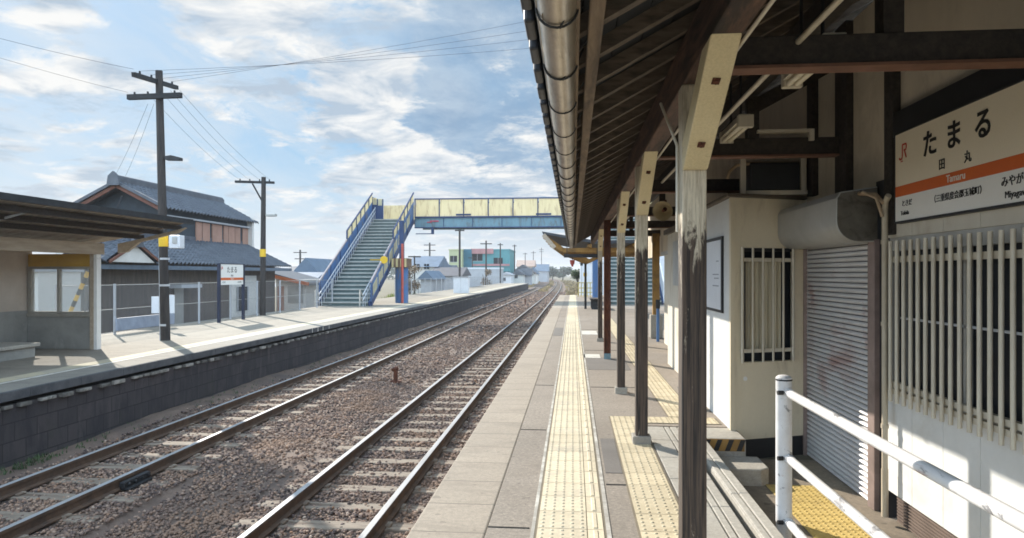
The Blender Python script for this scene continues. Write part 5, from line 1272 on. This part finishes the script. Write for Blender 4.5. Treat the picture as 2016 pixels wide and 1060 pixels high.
# distant poles
def far_pole(x, y0, y1, d, arms, label, r=.14):
    a, c = P(x, y1, d), P(x, y0, d); t = thing('utility_pole', a, label, 'utility pole', 'poles along the far line')
    m = MB(); m.cyl((a.x, a.y, -1.45), c, r, r * .8, 10); m.build('pole', pole_m, t)
    if arms:
        m = MB()
        for dz, w_ in arms: m.beam((c.x - w_, c.y, c.z - dz), (c.x + w_, c.y, c.z - dz), .12, .14)
        m.build('crossarm', steel_dark, t)
far_pole(905, 449, 560, 79, ((.3, .55),), 'dark pole standing before the lime house')
far_pole(957, 474, 570, 105, ((.5, .9),), 'pole with one crossarm before the teal wall')
far_pole(985, 479, 575, 124, ((.3, .5),), 'slender pole in front of the right part of the teal wall')
far_pole(1013, 482, 570, 156, ((.3, .5),), 'pole just right of the teal building')
far_pole(1050, 495, 560, 225, ((.5, .8),), 'small far pole beside the dark gabled house', .12)
far_pole(1066, 488, 560, 270, ((.8, .9), (1.6, .9)), 'faint far pole near the vanishing point', .13)
far_pole(846, 478, 520, 140, ((.5, 1.2), (1.6, 1.2)), 'faint pole with two arms above the white house', .2)
far_pole(591, 492, 530, 120, ((.5, 1.2), (1.6, 1.0)), 'faint pole above the cottage roofs', .2)
far_pole(930, 505, 560, 130, ((.3, .8),), 'thin pole over the teal roof', .11)
far_pole(1034, 498, 560, 190, ((.3, .6),), 'thin pole beyond the cream gabled house', .11)
far_pole(872, 507, 560, 110, ((.3, .6),), 'thin pole beside the lime house', .1)
far_pole(816, 504, 560, 75, ((.1, .7),), 'short pole behind the blue column', .1)
# railway side bits at the far end
for i, (x, y, d, lab) in enumerate(((1145, 520, 60, 'grey post beyond the near platform end'), (1152, 540, 47, 'yellow post beyond the near platform end'))):
    a = P(x, y, d); t = thing('line_post', (a.x, a.y, -.1), lab, 'post'); m = MB(); m.cyl((a.x, a.y, -.1), a, .06, n=8); m.build('shaft', yellow_m if i else lattice_m, t); m = MB(); m.box((a.x - .12, a.y - .06, a.z - .15), (a.x + .12, a.y + .06, a.z + .1)); m.build('head', yellow_m if i else steel_dark, t)
yf_ = thing('yellow_fence', (1.2, 46, 0), 'low yellow and grey guard fence across the near platform end', 'fence')
m = MB()
for x in np.arange(.35, 1.75, .2): m.cyl((x, 46, 0), (x, 46, .95), .03, n=8)
for z in (.3, .6, .95): m.cyl((.3, 46, z), (1.75, 46, z), .03, n=8)
m.build('rails', M('dull_yellow', (.62, .52, .2), None, 3, .6), yf_)
bn = thing('platform_bench', (.95, 30, 0), 'dark low bench by the stairs on the near platform', 'bench')
m = MB(); m.box((.75, 29.6, .40), (1.2, 31.4, .46)); m.build('seat', wood_dark, bn)
for y in (29.8, 31.1): m = MB(); m.box((.8, y, 0), (1.15, y + .1, .40)); m.build('leg', steel_dark, bn)

# trees
def leaf_cloud(m, blobs, n, size):
    for c, r in blobs:
        c = Vector(c)
        for i in range(int(n)):
            d = Vector((random.gauss(0, 1), random.gauss(0, 1), random.gauss(0, .85))).normalized() * (random.random() ** .45)
            p = c + Vector((d.x * r[0], d.y * r[1], d.z * r[2])); a = random.uniform(0, 2 * PI); e = random.uniform(-1, 1); s = size * random.uniform(.6, 1.4)
            u = Vector((math.cos(a), math.sin(a), e * .6)).normalized() * s; v = u.orthogonal().normalized() * s * .55
            m.add([p - u, p + v, p + u, p - v], [(0, 1, 2, 3)])
def tree(name, base, h, blobs_fn, leaf, n, size, label, group=None, cat='tree', tr=.1):
    t = thing(name, base, label, cat, group); b_ = Vector(base)
    m = MB(); m.cyl(b_, b_ + Vector((.05, 0, h * .6)), tr, tr * .5, 8)
    for k in range(5):
        a = k * 1.3; m.cyl(b_ + Vector((0, 0, h * (.3 + .06 * k))), b_ + Vector((math.cos(a) * h * .2, math.sin(a) * h * .2, h * (.6 + .07 * k))), tr * .45, tr * .15, 6)
    m.build('trunk', bark, t)
    m = MB(); leaf_cloud(m, blobs_fn(b_), n, size); m.build('crown', leaf, t, recalc=False)
p = P(808, 590, 54)
tree('autumn_shrub', (p.x, p.y, -1.4), 3.4, lambda b: [((b.x + random.uniform(-.5, .5), b.y + random.uniform(-.4, .4), b.z + random.uniform(1.3, 3.3)), (.5, .45, .4)) for _ in range(10)], leaf_brown, 170, .075, 'brown leaved shrub beside the blue bridge column', cat='shrub', tr=.07)
p = P(957, 566, 104)
tree('autumn_shrub', (p.x, p.y, -1.45), 3.8, lambda b: [((b.x + random.uniform(-.5, .5), b.y, b.z + random.uniform(1.2, 3.6)), (.55, .6, .5)) for _ in range(9)], leaf_brown, 110, .12, 'brown shrub in front of the pale warehouse', cat='shrub', tr=.1)
p = P(1137, 560, 75)
tree('evergreen_tree', (p.x, p.y, -.6), 3.0, lambda b: [((b.x + random.uniform(-.4, .4), b.y, b.z + random.uniform(1.2, 2.9)), (.5, .5, .45)) for _ in range(8)], leaf_green, 140, .1, 'small dark green tree beyond the near platform end', tr=.1)
random.seed(21)
for i, (x, y, d, w_, lab) in enumerate(((1048, 522, 260, 5, 'hazy tree by the hazy house'), (1070, 524, 300, 6, 'hazy tree left of the vanishing rails'), (1088, 526, 330, 6, 'hazy tree right behind the vanishing rails'), (1108, 524, 300, 5, 'hazy tree right of the vanishing rails'), (1030, 520, 240, 4, 'hazy tree behind the tan house'))):
    a = P(x, y, d); hh = a.z + 1.45
    tree('distant_tree', (a.x, a.y, -1.45), hh, lambda b: [((b.x + random.uniform(-w_, w_) * .6, b.y + random.uniform(-2, 2), b.z + hh * random.uniform(.35, .85)), (w_ * .45, w_ * .4, hh * .2)) for _ in range(9)], leaf_far, 110, .5, lab, cat='tree', tr=.3)
fw = MB(); random.seed(5)
for i in range(9000):
    x = random.uniform(-330, -14); y = random.uniform(330, 400); hh = 5.5 + 3.0 * math.sin(x * .05) + 2.0 * math.sin(x * .17 + 1) + 1.2 * math.sin(x * .53)
    z = -1.45 + hh * random.random() ** .7; a = random.uniform(0, 2 * PI); q = random.uniform(.6, 1.5); u = Vector((math.cos(a), math.sin(a), random.uniform(-.6, .6))) * q; v = u.orthogonal().normalized() * q * .6; c_0 = Vector((x, y, z))
    fw.add([c_0 - u, c_0 + v, c_0 + u, c_0 - v], [(0, 1, 2, 3)])
tag(fw.build('far_wood', leaf_far, recalc=False), kind='stuff')
# dry grass and low brush left of the rails, far off
dg = MB()
for i in range(2600):
    y = random.uniform(85, 260); x = random.choice([random.uniform(-14, -8), random.uniform(-1, 3), random.uniform(-5.0, -4.0) if y > 100 else -9]) + bend(y)
    s = random.uniform(.2, .7); a = random.uniform(0, PI); u = Vector((math.cos(a), math.sin(a), 0)) * s * .5; b0 = Vector((x, y, -1.45))
    dg.add([b0 - u, b0 + u, b0 + u * .7 + Vector((0, 0, s)), b0 - u * .7 + Vector((0, 0, s))], [(0, 1, 2, 3)])
tag(dg.build('dry_grass', M('dry_straw', (.34, .25, .13), (.22, .17, .09), .3, .9, island=.4), recalc=False), kind='stuff')
gs = MB()
for i in range(1500):
    p = P(random.uniform(820, 900), 585, random.uniform(50, 75)); s = random.uniform(.15, .5); a = random.uniform(0, PI); u = Vector((math.cos(a), math.sin(a), 0)) * s * .4; b0 = Vector((p.x - 3, p.y, -1.45))
    gs.add([b0 - u, b0 + u, b0 + Vector((0, 0, s * 2.2))], [(0, 1, 2)])
tag(gs.build('grass', M('yellow_grass', (.30, .30, .08), (.2, .22, .06), .4, .9, island=.4), recalc=False), kind='stuff')

# ------------------------------------------------------------------ sky, sun, camera
SUN_EL, SUN_AZ = R(27.1), R(39.8)      # sun ahead, left of the line
sd = Vector((-math.sin(SUN_AZ) * math.cos(SUN_EL), math.cos(SUN_AZ) * math.cos(SUN_EL), math.sin(SUN_EL)))
W = bpy.data.worlds.new('World'); S.world = W; W.use_nodes = True
N, L = W.node_tree.nodes, W.node_tree.links
bg = N['Background']
sky = N.new('ShaderNodeTexSky'); sky.sky_type = 'NISHITA'; sky.sun_disc = False; sky.sun_elevation = SUN_EL; sky.sun_rotation = -SUN_AZ
sky.air_density = 1.0; sky.dust_density = 0.6; sky.ozone_density = 1.5
tc = N.new('ShaderNodeTexCoord'); nrm = N.new('ShaderNodeVectorMath'); nrm.operation = 'NORMALIZE'; L.new(tc.outputs['Generated'], nrm.inputs[0])
sp = N.new('ShaderNodeSeparateXYZ'); L.new(nrm.outputs[0], sp.inputs[0])
zc = math_(N, L, 'ADD', math_(N, L, 'MAXIMUM', sp.outputs[2], 0.0), .16)
cb = N.new('ShaderNodeCombineXYZ'); L.new(math_(N, L, 'DIVIDE', sp.outputs[0], zc), cb.inputs[0]); L.new(math_(N, L, 'DIVIDE', sp.outputs[1], zc), cb.inputs[1])
def mp(scale, loc=(0, 0, 0), rot=0.0):
    m = N.new('ShaderNodeMapping'); m.inputs[3].default_value = scale; m.inputs[1].default_value = loc; m.inputs[2].default_value = (0, 0, rot); L.new(cb.outputs[0], m.inputs[0]); return m.outputs[0]
n_big = noise(N, L, mp((1, 1, 1), (3.1, 1.7, 0)), 1.3, 6, .55, .4)
n_clp = noise(N, L, mp((1, 1, 1), (5.3, 8.2, 0), R(20)), 3.1, 14, .66, .35)
n_str = noise(N, L, mp((3.4, .8, 1), (1.3, .4, 0), R(-35)), 1.5, 10, .62, .7)
n_shd = noise(N, L, mp((1, 1, 1), (9.1, 4.4, 0)), 3.6, 8, .6, .4)
def dirdot(x, y, k0, k1):
    d = (P(x, y, 10) - Vector((0, 0, EYE))).normalized()
    v = N.new('ShaderNodeVectorMath'); v.operation = 'DOT_PRODUCT'; L.new(nrm.outputs[0], v.inputs[0]); v.inputs[1].default_value = d
    return rng_(N, L, v.outputs['Value'], math.cos(R(k0)), math.cos(R(k1)))
def patches(base, lst):
    for (x, y, r0, r1, w_) in lst: base = math_(N, L, 'ADD', base, math_(N, L, 'MULTIPLY', dirdot(x, y, r0, r1), w_))
    return base
# thin streaky veil, then broken clumps with grey-blue undersides
veil = patches(math_(N, L, 'ADD', math_(N, L, 'MULTIPLY', n_str, .7), math_(N, L, 'MULTIPLY', n_big, .3)),
               ((230, 30, 7, 2, -.10), (120, 190, 6, 2, .05), (620, 290, 6, 1, -.03), (150, 80, 4, 1, .06), (990, 20, 9, 3, -.08)))
veil = rng_(N, L, veil, .36, .66)
clp = patches(n_clp, ((620, 110, 8, 2, .10), (720, 250, 9, 3, .09), (860, 380, 8, 3, .06), (140, 70, 4.5, 1, .07), (400, 20, 5, 1, .09), (980, 170, 5, 1, .06),
                      (880, 205, 4.5, 1.5, -.20), (960, 20, 8, 3, -.10), (560, 290, 5, 2, -.06), (240, 40, 3.5, 1, -.08), (500, 200, 6, 2, -.03), (40, 190, 6, 2, .05)))
mask = rng_(N, L, clp, .485, .60)
core = rng_(N, L, n_shd, .40, .58)
ccol = mix(N, L, core, (3.0, 3.6, 4.3, 1), (6.0, 5.95, 5.8, 1))
SKYC = mix(N, L, .85, sky.outputs[0], (1.45, 2.85, 4.35, 1))
c = mix(N, L, math_(N, L, 'MULTIPLY', veil, .66), SKYC, (4.5, 4.95, 5.35, 1))
dark = math_(N, L, 'MAXIMUM', dirdot(880, 205, 7, 1.5), math_(N, L, 'MAXIMUM', dirdot(985, 15, 10, 3), math_(N, L, 'MULTIPLY', dirdot(1030, 290, 10, 3), .9)))
c = mix(N, L, math_(N, L, 'MULTIPLY', dark, .85), c, mix(N, L, rng_(N, L, n_clp, .38, .6), (1.6, 2.4, 3.45, 1), (2.9, 3.55, 4.3, 1)))
c = mix(N, L, math_(N, L, 'MULTIPLY', mask, .93), c, ccol)
hz = rng_(N, L, sp.outputs[2], .15, .0)
c = mix(N, L, math_(N, L, 'MULTIPLY', hz, .72), c, (5.0, 5.2, 5.4, 1))
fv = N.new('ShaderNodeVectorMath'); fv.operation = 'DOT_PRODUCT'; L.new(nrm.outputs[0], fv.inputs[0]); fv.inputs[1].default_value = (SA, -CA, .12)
back = rng_(N, L, fv.outputs['Value'], -.5, .45, .96, 3.3)  # added boost: unseen sky behind the camera brightened to lift the shade
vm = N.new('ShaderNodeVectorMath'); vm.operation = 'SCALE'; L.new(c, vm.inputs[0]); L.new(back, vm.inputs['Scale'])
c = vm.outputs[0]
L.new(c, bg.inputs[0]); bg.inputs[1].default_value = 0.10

# thin summer air: far things fade a little
hb = MB(); hb.box((-1600, -400, -2.45), (1600, 2600, 14)); hz_o = hb.build('haze', [])
hm = bpy.data.materials.new('haze_air'); hm.use_nodes = True; hn = hm.node_tree.nodes; hn.clear(); ho = hn.new('ShaderNodeOutputMaterial'); hv = hn.new('ShaderNodeVolumePrincipled')
hv.inputs['Density'].default_value = .0005; hv.inputs['Color'].default_value = (.94, .96, 1, 1); hm.node_tree.links.new(hv.outputs[0], ho.inputs['Volume'])
hz_o.data.materials.append(hm); tag(hz_o, kind='stuff')

sun = bpy.data.lights.new('sun', 'SUN'); sun.energy = 4.9; sun.angle = R(.5); sun.color = (1.0, .93, .82)
so_ = bpy.data.objects.new('sun', sun); COL.objects.link(so_); so_.rotation_euler = (-sd).to_track_quat('-Z', 'Y').to_euler(); so_.location = (0, 0, 30)

cam = bpy.data.cameras.new('camera'); cam.sensor_width = 36; cam.lens = 36 * FPX / 2016; cam.clip_start = .05; cam.clip_end = 5000
cam.shift_y = (HOR - 530) / 2016
co = bpy.data.objects.new('camera', cam); COL.objects.link(co); co.location = (0, 0, EYE); co.rotation_euler = (PI / 2, 0, YAW); S.camera = co
S.view_settings.view_transform = 'Standard'; S.view_settings.look = 'None'; S.view_settings.exposure = 0.78; S.view_settings.gamma = 1
S.render.engine = 'CYCLES'
try:
    S.cycles.filter_width = 1.7
    S.cycles.max_bounces = 9; S.cycles.diffuse_bounces = 6; S.cycles.use_denoising = True
except Exception: pass
